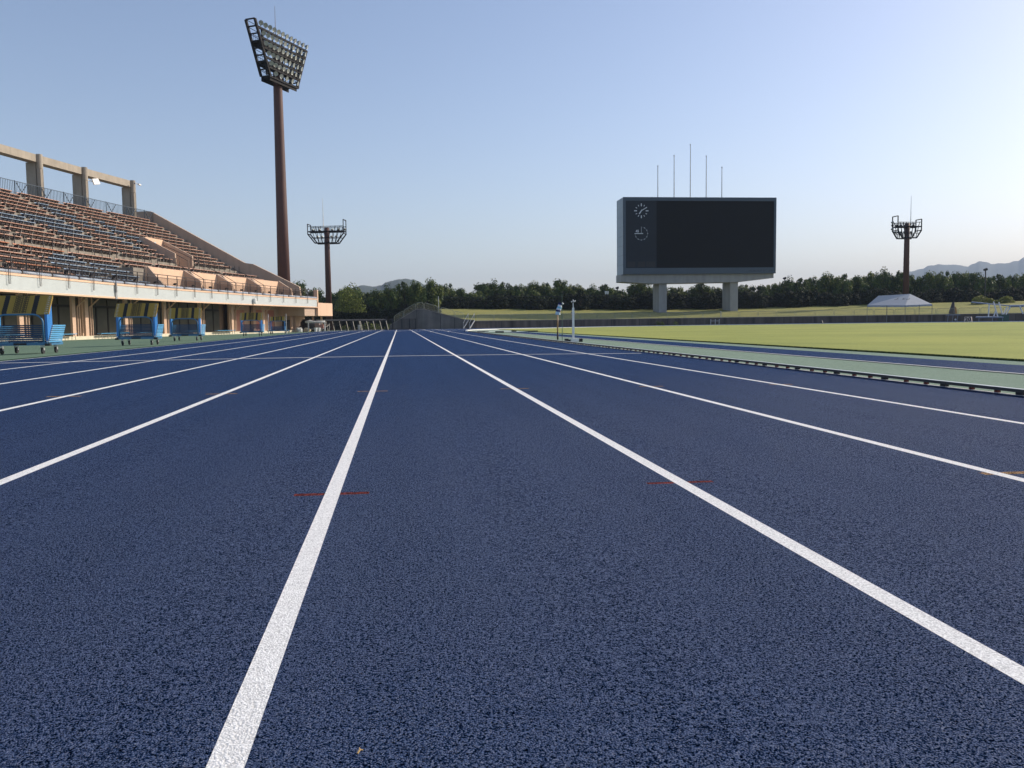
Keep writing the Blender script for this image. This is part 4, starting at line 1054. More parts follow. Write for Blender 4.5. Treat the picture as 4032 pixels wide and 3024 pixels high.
def small_tower(xb, xt, ytop, ybot, yplat, ymid, hw, lab, Zd, r0, r1, rod_x, rod_y, left_hi, base_z, rot):
    kk = Zd/218.; pt2 = P(xt, ybot, Zd); X, Y = pt2.x, pt2.y
    t = thing('floodlight_tower', lab, 'floodlight tower', (X, Y, base_z))
    zt3, zb3, zm = P(xt, ytop, Zd).z, pt2.z, P(xt, ymid, Zd).z; zpl = P(xt, yplat, Zd).z
    MB().tube([(X, Y, base_z-.3), (X, Y, zb3), (X, Y, zpl+kk)], [r0, r1, r1*.96], 28).build('pole', M_POLE, t, True)
    ru = Vector((RT.x, RT.y, 0)).normalized(); rv = Vector((-ru.y, ru.x, 0)); c, s_ = math.cos(rot), math.sin(rot)
    ru, rv = ru*c+rv*s_, rv*c-ru*s_
    def q(a, b, z): return Vector((X+ru.x*a+rv.x*b, Y+ru.y*a+rv.y*b, z))
    px = Zd/F
    w1, w0 = hw*px, hw*px*.60
    mb = MB()
    for b in (-1.1*kk, 1.3*kk):
        mb.beam(q(-w0, b, zb3), q(w0, b, zb3), .28*kk, .28*kk); mb.beam(q(-w1, b, zpl), q(w1, b, zpl), .3*kk, .3*kk); mb.beam(q(-w1, b, zt3-.6*kk), q(w1, b, zt3-.6*kk), .12*kk, .12*kk)
        mb.beam(q(-w0, b, zb3), q(-w1, b, zm), .26*kk, .26*kk); mb.beam(q(w0, b, zb3), q(w1, b, zm), .26*kk, .26*kk)
        mb.beam(q(-w1, b, zm), q(-w1, b, zt3+kk*(1.0 if left_hi else .0)), .2*kk, .2*kk); mb.beam(q(w1, b, zm), q(w1, b, zt3+kk*(1.0 if not left_hi else .2)), .2*kk, .2*kk)
        mb.beam(q(-w1*.86, b, (zb3+zm)/2+.2*kk), q(w1*.86, b, (zb3+zm)/2+.2*kk), .14*kk, .14*kk)
        for k in range(-3, 4):
            if k: mb.beam(q(w0*k/3.4, b, zb3), q(w1*k/3.6, b, zt3-.5*kk), .12*kk, .12*kk)
    for sx, hi in ((-1, kk if left_hi else 0), (1, kk if not left_hi else .2*kk)):
        mb.beam(q(sx*w1, -1.1*kk, zt3+hi), q(sx*w1, 1.3*kk, zt3+hi), .2*kk, .2*kk); mb.beam(q(sx*w1, -1.1*kk, zm), q(sx*w1, 1.3*kk, zm), .2*kk, .2*kk)
    for a in range(9): mb.beam(q(-w1+2*w1*a/8, -1.1*kk, zpl), q(-w1+2*w1*a/8, 1.3*kk, zpl), .12*kk, .12*kk)
    mb.build('head_frame', M_HEAD, t)
    mb = MB(); n = 26
    for k in range(n): a = -w1*.95+1.9*w1*k/(n-1); mb.beam(q(a, 1.25*kk, zpl), q(a, 1.25*kk, zt3-.5*kk), .07*kk, .07*kk)
    for k in range(12): a = -w0*.95+1.9*w0*k/11; mb.beam(q(a, 1.25*kk, zb3), q(a, 1.25*kk, zb3+1.2*kk), .07*kk, .07*kk)
    mb.build('catwalk_rail', M_HEAD, t)
    for k in range(6):
        for zz in (zt3-1.2*kk, (zb3+zm)/2+.7*kk):
            wq = w1*.9 if zz > zm else w0*1.1
            a = -wq+2*wq*k/5; o = bpy.data.objects.new('lamp', LAMP); COL.objects.link(o); o.parent = t; o.location = q(a, 1.9*kk, zz)-Vector(t.location)
            o.rotation_euler = (-(rv*.93+Vector((0, 0, -.37)))).to_track_quat('Y', 'Z').to_euler(); o.scale = (1.1*kk,)*3
    if left_hi:
        for zz in (zt3-.6*kk, zt3-2.3*kk):
            o = bpy.data.objects.new('lamp', LAMP); COL.objects.link(o); o.parent = t; o.location = q(-w1-.7*kk, 0, zz)-Vector(t.location); o.rotation_euler = (0, 0, math.atan2(ru.y, ru.x)+R_(90)); o.scale = (1.3*kk,)*3
    p = P(rod_x, ytop, Zd); zr = P(rod_x, rod_y, Zd).z; MB().tube([(p.x, p.y, zt3-.7*kk), (p.x, p.y, zr)], [.11*kk, .04*kk], 6).build('lightning_rod', M_GALV, t)
small_tower(1293, 1288, 884, 958, 913, 922, 72, 'small floodlight tower with a rust red pole beyond the grandstand corner', 134, .51, .42, 1273, 782, False, -.5, R_(-6))
small_tower(3569, 3571, 868, 938, 894, 908, 50, 'floodlight tower rising over the trees behind the white tent', 157, .57, .475, 3586, 772, True, 3.1, R_(8))
# ------------------------------------------------------------------ wind sock, wind gauge, person
pb = G(2196, 1338); pole = thing('wooden_post', 'brown wooden post with a black foot sleeve below the striped windsock', 'post', pb)
zz = zpx(2196, 1240, pb.x, pb.y)
MB().tube([pb+Vector((0, 0, .25)), Vector((pb.x, pb.y, zz))], .024, 10).build('shaft', mat('varnished_wood', (.33, .19, .08), .45, .15, 8), pole, True)
MB().tube([pb, pb+Vector((0, 0, .26))], .030, 10).build('sleeve', M_BLACK, pole, True)
qb_ = G(2214, 1342); ztop = zpx(2212, 1156, qb_.x, qb_.y)
wst = thing('windsock_stand', 'thin green pole carrying the blue and white striped windsock', 'windsock', qb_)
MB().tube([qb_, Vector((qb_.x, qb_.y, ztop))], [.011, .006], 6).build('pole', mat('green_rod', (.06, .14, .11), .4, .1, 5), wst)
MB().tube([qb_+Vector((0, 0, .17)), qb_+Vector((0, 0, .20))], .02, 8).build('clamp', M_BLACK, wst)
MB().tube([qb_+Vector((-.14, .0, .005)), qb_+Vector((.02, 0, .005))], .008, 5).build('foot_bar', M_DARK, wst)
def sockp(x, y): return P(x, y, proj(qb_)[2])
c0, c1 = sockp(2207, 1194), sockp(2197, 1238); c0 = sockp(2209, 1194)
cen = [(2207, 1193), (2204.5, 1201), (2203, 1208), (2201, 1215), (2199.5, 1221), (2198, 1228), (2197, 1239.5)]
sock_m = [mat('sock_navy', (.012, .012, .10), .7, .1, 5), mat('sock_white', (.72, .74, .80), .7, .05, 5), mat('sock_sky_blue', (.22, .52, .72), .7, .05, 5)]
mb = MB(); n = 16; prevr = None
cc = [sockp(*q) for q in cen]; rr = [.055, .062, .068, .072, .074, .074, .078]
bands = [0, 1, 2, 1, 0, 2]
ringi = []
for i, (c, r) in enumerate(zip(cc, rr)):
    d = (cc[min(i+1, 6)]-cc[max(i-1, 0)]).normalized(); a = d.cross(Vector((0, 1, 0))).normalized(); b = a.cross(d)
    ringi.append(len(mb.v))
    for k in range(n): t = 2*math.pi*k/n; w = 1+.13*math.sin(3*t+i); mb.v.append(c+(a*math.cos(t)+b*math.sin(t)*.6)*r*w)
for i in range(6):
    for k in range(n): mb.f.append((ringi[i]+k, ringi[i]+(k+1) % n, ringi[i+1]+(k+1) % n, ringi[i+1]+k)); mb.m.append((0, 1, 2, 1, 0, 1 if k % 2 else 2)[i])
mb.build('sock', sock_m, wst, True)
hp = sockp(2215, 1196); bm = MB(); bm.tube([hp+Vector((-.02, 0, .02)), hp+Vector((.03, 0, -.01))], [.03, .022], 10); bm.build('sock_mouth', M_WHITE, wst, True)
gb = G(2258, 1346.5)
WG = thing('wind_gauge', 'white column wind gauge with black weights standing on the green apron', 'wind gauge', gb)
kz = proj(gb)[2]/F
def gz(y): return zpx(2255, y, gb.x, gb.y)
MB().box(gb.x-.032, gb.y-.03, gz(1334), gb.x+.028, gb.y+.03, gz(1211.5)).build('column', M_WHITE, WG)
MB().box(gb.x-.085, gb.y-.09, gb.z+.01, gb.x+.15, gb.y+.09, gb.z+.095).build('base', M_WHITE, WG)
for a_, b_ in ((-.26, -.16), (-.15, -.11), (.155, .18), (.19, .265)): MB().box(gb.x+a_, gb.y-.07, gb.z, gb.x+b_, gb.y+.07, gb.z+(.10 if b_-a_ > .05 else .075)).build('weight', M_BLACK, WG)
MB().box(gb.x-.012, gb.y-.012, gz(1211.5), gb.x+.010, gb.y+.012, gz(1191)).build('neck', M_WHITE, WG)
mb = MB(); zt5 = gz(1187)
mb.tube([(gb.x-.055, gb.y, zt5-.005), (gb.x, gb.y, zt5), (gb.x+.06, gb.y, zt5+.01)], .007, 6)
for dx, dz in ((-.05, -.008), (0, .03), (.032, .0), (.062, .012)): mb.tube([(gb.x+dx, gb.y-.01, zt5+dz-.012), (gb.x+dx, gb.y+.01, zt5+dz+.012)], [.012, .017], 8)
mb.build('sensor_head', M_WHITE, WG)
# person behind the railing
def skin(name, verts, edges, radii, mats, par=None, sub=2, matf=None):
    me = bpy.data.meshes.new(name); me.from_pydata(verts, edges, []); o = bpy.data.objects.new(name, me); COL.objects.link(o)
    m = o.modifiers.new('s', 'SKIN'); sv = me.skin_vertices[0].data
    for i, r in enumerate(radii): sv[i].radius = (r, r) if isinstance(r, (int, float)) else r
    sv[0].use_root = True
    s = o.modifiers.new('d', 'SUBSURF'); s.levels = sub; s.render_levels = sub
    m2 = bpy.data.meshes.new_from_object(o.evaluated_get(bpy.context.evaluated_depsgraph_get())); bpy.data.objects.remove(o)
    m2.materials.clear()
    for q in mats: m2.materials.append(q)
    if matf:
        for p in m2.polygons: p.material_index = matf(p.center)
    m2.polygons.foreach_set('use_smooth', [True]*len(m2.polygons))
    o = bpy.data.objects.new(name, m2); COL.objects.link(o)
    if par: o.parent = par
    return o
am = a_of(2256, RW+1.0); pp_ = wp_(RW+1.0, am); pp_.z = bank_z(RW+1.0, am)-.02
V = [(0, 0, .92), (0, 0, 1.12), (.0, .02, 1.36), (0, .03, 1.5), (0, .02, 1.58), (0, .0, 1.68),
     (-.10, .0, .86), (-.13, -.12, .47), (-.15, .06, .06), (-.15, -.08, .03), (.10, 0, .86), (.12, .14, .46), (.12, .32, .09), (.12, .22, .04),
     (-.20, .02, 1.42), (-.27, .06, 1.15), (-.25, -.10, .93), (-.25, -.15, .86), (.20, .02, 1.42), (.28, -.04, 1.16), (.26, -.20, .98), (.26, -.26, .93)]
E_ = [(0, 1), (1, 2), (2, 3), (3, 4), (4, 5), (0, 6), (6, 7), (7, 8), (8, 9), (0, 10), (10, 11), (11, 12), (12, 13), (2, 14), (14, 15), (15, 16), (16, 17), (2, 18), (18, 19), (19, 20), (20, 21)]
Rr = [(.15, .11), (.14, .10), (.17, .11), (.06, .06), (.085, .09), (.08, .09), .095, .06, .045, .035, .095, .06, .045, .035, .07, .045, .035, .035, .07, .045, .035, .035]
skin_m = mat('skin_tone', (.42, .25, .17), .6, .05, 4)
pm = [mat('grey_blue_shirt', (.22, .25, .27), .8, .1, 4), mat('dark_trousers', (.04, .045, .05), .8, .1, 4), skin_m]
per = skin('person', V, E_, Rr, pm, matf=lambda c: 1 if c.z < .9 and abs(c.x) < .22 else (2 if c.z > 1.47 or (abs(c.x) > .2 and c.z < 1.2) else 0))
per.location = pp_; per.scale = (1.2, 1, .84); per.rotation_euler.z = R_(20)
tag(per, 'person in a grey shirt walking behind the far railing, half hidden by the wind gauge', 'person')
bm = bmesh.new(); bmesh.ops.create_icosphere(bm, subdivisions=2, radius=.105); me = bpy.data.meshes.new('hair')
for v_ in bm.verts: v_.co.z *= .95
bmesh.ops.delete(bm, geom=[v_ for v_ in bm.verts if v_.co.z < -.03 and v_.co.y < 0], context='VERTS'); bm.to_mesh(me); bm.free(); me.materials.append(M_BLACK)
o = bpy.data.objects.new('hair', me); COL.objects.link(o); o.parent = per; o.location = (0, .015, 1.68)
# ------------------------------------------------------------------ small things round the infield
p = G(2010, 1306.8)
def slab(name, x0, x1, y, dy, h, m, lab, cat_):
    a_, b_ = G(x0, y), G(x1, y); mb = MB(); z = min(a_.z, b_.z)
    mb.hexa([(a_.x, a_.y, z), (b_.x, b_.y, z), (b_.x, b_.y+dy, z), (a_.x, a_.y+dy, z), (a_.x, a_.y, z+h), (b_.x, b_.y, z+h), (b_.x, b_.y+dy, z+h), (a_.x, a_.y+dy, z+h)])
    return tag(mb.build(name, m), lab, cat_)
slab('sand_pit_cover', 1925, 2080, 1309, 9, .05, mat('pale_green_cover', (.42, .50, .40), .7, .1, 1), 'long flat pale green cover over the sand pit at the far end of the runway', 'pit cover')
slab('edge_board', 1952, 1984, 1310.5, .3, .10, M_BLACK, 'short dark board in front of the pale pit cover', 'board')
slab('takeoff_board', 2018, 2034, 1308.6, .5, .12, M_BLACK, 'small black block at the far end of the blue runway', 'board')
slab('edge_strip', 2046, 2118, 1307, .4, .09, M_BLACK, 'thin dark strip lying right of the sand pit cover', 'strip')
slab('debris_board', 1882, 1925, 1307.5, .5, .06, M_BLACK, 'broken dark board left of the sand pit cover', 'board')
def bushlet(x, y, r, lab, seed, nm='shrub', m=None, n=260, flat=1.0, zoff=0, base=None, leaf=.12):
    p = base or G(x, y); rnd = random.Random(seed); mb = MB()
    for i in range(n):
        while True:
            c = Vector((rnd.uniform(-1, 1), rnd.uniform(-1, 1), rnd.uniform(0, 1)))
            if Vector((c.x, c.y, c.z)).length < 1: break
        c = Vector((c.x*r, c.y*r*.7, c.z*r*flat)); a = Vector((rnd.gauss(0, 1), rnd.gauss(0, 1), rnd.gauss(0, 1))).normalized(); b = a.cross(Vector((rnd.gauss(0, 1), rnd.gauss(0, 1), 1))).normalized()
        s_ = leaf*rnd.uniform(.6, 1.3); mb.cur = rnd.choice((0, 0, 1)); mb.quad(p+c-a*s_-b*s_*.6, p+c+a*s_-b*s_*.6, p+c+a*s_+b*s_*.6, p+c-a*s_+b*s_*.6)
    return tag(mb.build(nm, m or [LEAF[2], LEAF[3]], fix=False), lab, 'shrub')
def on_wall(x, dr=-.8): a_ = a_of(x, RW+dr); q_ = wp_(RW+dr, a_); q_.z = g(q_.x, q_.y); return q_
for x, lab, sd in ((2590, 'small light green plant at the foot of the far wall, leftmost of three', 1), (2608, 'small light green plant at the foot of the far wall, middle of three', 2), (2660, 'small light green plant at the foot of the far wall, rightmost of three', 3)):
    bushlet(0, 0, .42, lab, sd, 'wall_plant', base=on_wall(x), leaf=.07, flat=1.5, n=120)
q0 = on_wall(2816, -2)
rk = thing('metal_stand', 'small pale metal stand with three uprights before the wall right of the scoreboard', 'stand', q0)
for dx in (-.75, 0, .65): MB().tube([q0+Vector((dx, 0, 0)), q0+Vector((dx+.03, 0, .85))], .05, 6).build('upright', M_GALV, rk)
MB().tube([q0+Vector((-.75, 0, .55)), q0+Vector((.65, 0, .55))], .03, 5).build('crossbar', M_GALV, rk)
q0 = on_wall(3235, -6); mb = MB(); mb.tube([q0, q0+Vector((0, 0, .1)), q0+Vector((0, 0, .5))], [.25, .22, .05], 10)
tag(mb.build('marker_cone', M_DARK), 'tiny dark marker cone on the far bend right of the scoreboard', 'cone')
q0 = on_wall(2838, .35); q0.z = wtop(a_of(2838)); mb = MB(); mb.tube([q0, q0+Vector((0, 0, .9))], .05, 6); mb.tube([q0+Vector((0, 0, .9)), q0+Vector((0, 0, 1.05))], .09, 6)
tag(mb.build('bollard_light', M_GALV), 'thin post light on the far wall beside the right scoreboard leg', 'post light')
# tent
tp = on_wall(3546, -9.5); dT = proj(tp)[2]
def TPx(x, y, z=None): return P(x, y, z or dT)
tent = thing('event_tent', 'white canopy tent on thin legs with faded dark lettering on its roof', 'tent', tp)
za = TPx(3433, 1201).z; rd1 = TPx(3493, 1162).z; rd2 = TPx(3615, 1155).z
du = Vector((RT.x, RT.y, 0)).normalized(); dv = Vector((-du.y, du.x, 0))
Lx, Rx = TPx(3433, 1200), TPx(3673, 1200); Wt = (Rx-Lx).length; hd = 5.5
def TT(a_, b_, z): return Vector((Lx.x+du.x*a_+dv.x*b_, Lx.y+du.y*a_+dv.y*b_, z))
sk_ = 1.35   # ridge seen skewed because the tent is turned
zl = za; r0_, r1_ = Wt*.25, Wt*.76
c = [TT(0, 1.6, zl-.0), TT(Wt*.48, -1.3, zl-.12), TT(Wt, .2, zl+.02), TT(Wt*.52, 5.4, zl+.12)]
R1, R2 = TT(r0_, 3.0, rd1), TT(r1_, 2.6, rd2)
canm = mat('white_canopy_cloth', (.44, .48, .52), .75, .06, .8, trans=.25)
mb = MB(); mb.quad(c[0], c[1], R2, R1); mb.quad(c[1], c[2], R2); mb.quad(c[2], c[3], R1, R2); mb.quad(c[3], c[0], R1)
for a_, b_ in ((0, 1), (1, 2), (2, 3), (3, 0)):
    n = 12; 
    for i in range(n):
        p, q = c[a_].lerp(c[b_], i/n), c[a_].lerp(c[b_], (i+1)/n); hh = .22+.05*(i % 2); mb.quad(p, q, q-Vector((0, 0, .24+.05*((i+1) % 2))), p-Vector((0, 0, hh)))
mb.build('canopy', canm, tent, fix=False)
legs = [c[0], c[0].lerp(c[1], .52), c[1], c[1].lerp(c[2], .52), c[2], c[3]]
for q in legs: zg = g(q.x, q.y); MB().tube([(q.x, q.y, zg), (q.x, q.y, q.z-.02)], .035, 6).build('leg', mat('dull_steel', (.22, .22, .20), .5, .1, 3, metal=.4), tent)
nrm = (c[1]-c[0]).cross(R1-c[0]).normalized()
if nrm.dot(FW) > 0: nrm = -nrm
mb = MB(); uu = (c[1]-c[0]).normalized(); ww = nrm.cross(uu).normalized()
if ww.z < 0: ww = -ww
rn = random.Random(2)
for ox in (3.9, 4.9, 5.6):
    o_ = c[0]+uu*(ox*.92)+ww*1.75+nrm*.02
    for k in range(4):
        a_, b_ = rn.uniform(-.2, .2), rn.uniform(-.2, .2); p = o_+uu*a_+ww*b_
        if k % 2: mb.quad(p, p+uu*.32, p+uu*.32+ww*.08, p+ww*.08)
        else: mb.quad(p, p+uu*.08, p+uu*.2+ww*.28, p+uu*.12+ww*.28)
mb.build('lettering', M_DARK, tent, fix=False)
# table, cone, number box, folded goals
q0 = on_wall(3752, -10); kx = proj(q0)[2]/F
tb = thing('folding_table', 'grey folding table with a white ball below it, left of the number box', 'table', q0)
b1 = lambda x, y: P(x, y, proj(q0)[2])
zt6 = b1(3750, 1240).z; X0, X1 = b1(3728, 1240), b1(3778, 1240)
mb = MB(); mb.beam((X0.x, X0.y, zt6), (X1.x, X1.y, zt6), .6, .07); mb.build('table_top', M_GREYB, tb)
for t in (.12, .5, .88):
    p = X0.lerp(X1, t); MB().tube([(p.x-.12, p.y, q0.z), (p.x, p.y, zt6)], .03, 5).build('leg', M_GREYB, tb)
bm = bmesh.new(); bmesh.ops.create_icosphere(bm, subdivisions=2, radius=.13); me = bpy.data.meshes.new('ball'); bm.to_mesh(me); bm.free(); me.materials.append(M_WHITE)
o = bpy.data.objects.new('ball', me); COL.objects.link(o); p = b1(3762, 1256); o.location = (p.x, p.y, q0.z+.3); tag(o, 'small white ball under the grey folding table', 'ball')
q1 = on_wall(3752, 1.2); q1.z = bank_z(RW+1.2, a_of(3752)); zt7 = P(3756, 1178, proj(q1)[2]).z
fl = thing('folded_parasol', 'dark folded parasol with an orange edge standing on the bank right of the tent', 'parasol', q1)
mb = MB(); mb.tube([q1+Vector((-.2, 0, .05)), q1+Vector((0, 0, (zt7-q1.z)*.8))], [.48, .16], 9); mb.build('cloth', M_DARK, fl); mb = MB(); mb.tube([q1+Vector((.1, 0, 0)), Vector((q1.x+.1, q1.y, zt7))], .05, 6); mb.build('pole', M_DARK, fl)
mb = MB(); mb.tube([q1+Vector((.55, 0, .05)), q1+Vector((.35, 0, 1.1))], [.16, .08], 6); mb.build('orange_edge', mat('orange_cloth', (.55, .28, .08), .7), fl)
bx = G(3822, 1269.5); db = proj(bx)[2]
def BQ(x, y, dd=0): p = P(x, y, db+dd); return p
A_, B_, C_ = BQ(3795, 1270), BQ(3823, 1270), BQ(3843, 1270, .6)
nb = thing('number_box', 'pinkish tapered marker box showing the number 20 at the far edge of the infield', 'marker box', (B_.x, B_.y, bx.z))
hB = BQ(3823, 1247).z-bx.z+.0
w = (B_-A_).length; mb = MB(); zb9 = bx.z+.0
def X9(a_, b_, z): return Vector((A_.x+du.x*a_+dv.x*b_, A_.y+du.y*a_+dv.y*b_, z))
W9 = (BQ(3843, 1270)-A_).length; m9 = w/W9
# box turned so that its lit side shows on the right
f0 = [X9(0, 0, zb9), X9(w, -.25, zb9), X9(W9, .75, zb9), X9(W9-w, 1.0, zb9)]
f1 = [X9(.12, .1, zb9+hB), X9(w-.02, -.1, zb9+hB), X9(W9-.12, .70, zb9+hB), X9(W9-w+.1, .9, zb9+hB)]
mb.hexa(f0+f1); mb.build('box_body', mat('pink_grey_box', (.56, .46, .40), .7, .06, 3), nb)
e1_ = (f0[1]-f0[0]).normalized(); e2_ = ((f1[0]+f1[1])/2-(f0[0]+f0[1])/2).normalized(); e3_ = e1_.cross(e2_)
if e3_.dot(FW) > 0: e3_ = -e3_
cen_ = (f0[0]+f0[1]+f1[0]+f1[1])/4+e3_*.012
tm = text_mesh('20', hB*1.0); MB().mesh(tm, Matrix.Translation(cen_) @ Matrix((e1_, e2_, e3_)).transposed().to_4x4()).build('numeral', M_BLACK, nb, fix=False)
q2 = on_wall(3930, -9); dg = proj(q2)[2]
def GPx(x, y, dd=0): return P(x, y, dg+dd)
gl = thing('folded_goal', 'white folded goal frame with slanted legs on a low trolley at the right edge', 'goal frame', q2)
def gt(x0, y0, x1, y1, r, m, nm, dd=0): MB().tube([GPx(x0, y0, dd), GPx(x1, y1, dd)], r, 8).build(nm, m, gl)
gt(3826, 1190, 3890, 1196, .10, M_GREYB, 'arm', .4); gt(3890, 1196, 3975, 1204, .09, M_GREYB, 'arm', .8); gt(3975, 1205, 4060, 1203, .16, M_GREYB, 'arm', .2)
for a_ in ((3895, 1198, 3892, 1248), (3912, 1188, 3929, 1248), (3933, 1190, 3947, 1238), (3978, 1208, 3961, 1239), (3966, 1209, 3952, 1238), (4015, 1204, 4028, 1236), (3922, 1218, 3913, 1246)): gt(*a_, .085, M_WHITE, 'leg')
gt(3843, 1249, 3950, 1249, .12, M_GREYB, 'base_beam', .1)
mb = MB(); p, q = GPx(3947, 1238), GPx(3973, 1256); mb.hexa([(p.x, p.y, q2.z), (q.x, q.y, q2.z), (q.x, q.y+.8, q2.z), (p.x, p.y+.8, q2.z), (p.x, p.y, q2.z+.95), (q.x, q.y, q2.z+.95), (q.x, q.y+.8, q2.z+.95), (p.x, p.y+.8, q2.z+.95)]); mb.build('green_winch_box', mat('dark_green_box', (.05, .11, .08), .7), gl)
for x in (3855, 3908, 3948): p = GPx(x, 1250); MB().tube([(p.x, p.y, q2.z), (p.x, p.y, p.z)], .04, 6).build('support', M_GREYB, gl)
# ------------------------------------------------------------------ lamp posts beyond the bank
def lamp_post(x, ytop, r, lab, Z=168, dbl=True):
    p = P(x, ytop, Z); mb = MB(); t = thing('lamp_post', lab, 'lamp post', (p.x, p.y, 3.1))
    MB().tube([(p.x, p.y, 3.0), (p.x, p.y, p.z)], .10, 8).build('pole', M_BLACK, t)
    mb = MB(); mb.tube([(p.x-.35, p.y, p.z+.05), (p.x+.25, p.y, p.z+.2)], [.18, .24], 8); mb.build('lamp_head', M_BLACK, t)
lamp_post(3881, 1064, .1, 'black lamp post above the yellow-green bushes at the right', 152)
lamp_post(3090, 1098, .1, 'dark lamp post poking above the trees right of the scoreboard', 175)
lamp_post(2431, 1136, .1, 'dark lamp post among the trees left of the scoreboard', 172)
p = P(1726, 1167, 128); mb = MB(); mb.tube([(p.x, p.y, 2.0), (p.x, p.y, p.z)], .05, 6)
tag(mb.build('thin_mast', M_GALV), 'thin grey mast behind the peaked ramp wall', 'mast')
for x, nm in ((2385, 'left'), (2393, 'right')):
    p = P(x, 1151, 150); mb = MB(); mb.tube([(p.x, p.y, p.z-.35), (p.x, p.y, p.z+.2)], [.14, .2], 8); mb.cur = 1; mb.tube([(p.x, p.y, 3), (p.x, p.y, p.z-.3)], .03, 6)
    tag(mb.build('white_lamp', [M_WHITE, M_BLACK]), 'small white lamp among the trees left of the scoreboard, %s one of two' % nm, 'lamp', 'paired white lamps among the trees')
pf_ = thing('perimeter_fence', 'tall thin dark fence line running before the trees left of the scoreboard', 'fence', P(1700, 1200, 161))
for k, (xa, xb) in enumerate(((1640, 1800), (1800, 1960), (1960, 2120), (2120, 2280), (2280, 2440))):
    a_, b_ = P(xa, 1173.5-.0125*(xa-1640), 161), P(xb, 1173.5-.0125*(xb-1640), 161)
    MB().tube([a_, b_], .06, 5).build('rail', M_BLACK, pf_)
    for q in (a_, a_.lerp(b_, .5)): MB().tube([(q.x, q.y, 3), q], .05, 5).build('post', M_BLACK, pf_)
# ------------------------------------------------------------------ trees
def crown_mesh(seed, R=(3.1, 3.1, 3.0), nc=52, leaf=.18, per=105, low=.0):
    rnd = random.Random(seed); mb = MB(); cl_ = []
    for i in range(nc):
        while True:
            c = Vector((rnd.uniform(-1, 1), rnd.uniform(-1, 1), rnd.uniform(-1, 1)))
            if .35 < c.length < 1 and c.z > -.75: break
        c = Vector((c.x*R[0], c.y*R[1], c.z*R[2])); cl_.append((c, rnd.uniform(.6, 1.3)))
    for c, r in cl_:
        base = rnd.choice((0, 0, 1, 1, 2))
        for j in range(per):
            d = Vector((rnd.gauss(0, 1), rnd.gauss(0, 1), rnd.gauss(0, 1))).normalized(); rad = r*rnd.uniform(.55, 1.08)
            p = c+Vector((d.x*rad, d.y*rad, d.z*rad*.8))
            n = (d+Vector((rnd.gauss(0, .5), rnd.gauss(0, .5), rnd.gauss(0, .5)+.3))).normalized(); a = n.cross(Vector((rnd.gauss(0, 1), rnd.gauss(0, 1), rnd.gauss(0, 1)))).normalized(); b = n.cross(a)
            s_ = leaf*rnd.uniform(.6, 1.4); mb.cur = base if rnd.random() < .8 else min(3, base+1)
            mb.quad(p-a*s_, p-b*s_*.7, p+a*s_, p+b*s_*.7)
    o = mb.build('crown', LEAF, fix=False); me = o.data; bpy.data.objects.remove(o); return me
CR = [crown_mesh(20+i) for i in range(7)]
UND = [mat('shaded_undergrowth_leaf_%s' % n, c, .7, .3, .5, spec=.1) for n, c in (('dark', (.010, .017, .007)), ('dull', (.014, .022, .009)), ('green', (.020, .032, .012)), ('tip', (.035, .05, .018)))]  # leaf colours darkened to carry the shade below the trees
CRU = []
for _m in [crown_mesh(40+i) for i in range(3)]:
    for _k in range(4): _m.materials[_k] = UND[_k]
    CRU.append(_m)
def trunk_mesh(seed):
    rnd = random.Random(seed); mb = MB(); mb.tube([(0, 0, -3.6), (.05, 0, -1.5), (.1, .1, .6), (.15, .1, 1.8)], [.24, .19, .12, .05], 9)
    for i in range(6):
        a = rnd.random()*6.28; z = rnd.uniform(-1.6, .5); mb.tube([(.05, 0, z), (math.cos(a)*1., math.sin(a)*1., z+.8), (math.cos(a)*2.1, math.sin(a)*2.1, z+1.5)], [.10, .06, .02], 6)
    o = mb.build('trunk', M_BARK); me = o.data; bpy.data.objects.remove(o); return me
TK = [trunk_mesh(i) for i in range(3)]
trees = []
def add_tree(X, Y, zg, top, w, lab, seed, grp='trees beyond the grass bank', und=False):
    """crown reaches height top; w = crown half width"""
    rnd = random.Random(seed); h = top-zg; hz_ = h*.52
    t = thing('tree', lab, 'tree', (X, Y, zg), rnd.random()*6.28, grp)
    cr = bpy.data.objects.new('crown', CRU[seed % 3] if und else CR[seed % 7]); COL.objects.link(cr); cr.parent = t; cr.location = (0, 0, h-hz_-.3); cr.scale = (w/3.6, w/3.6, hz_/3.4)
    tk = bpy.data.objects.new('trunk', TK[seed % 3]); COL.objects.link(tk); tk.parent = t; tk.location = (0, 0, (h-hz_)); tk.scale = (w/4, w/4, (h-hz_)/3.6)
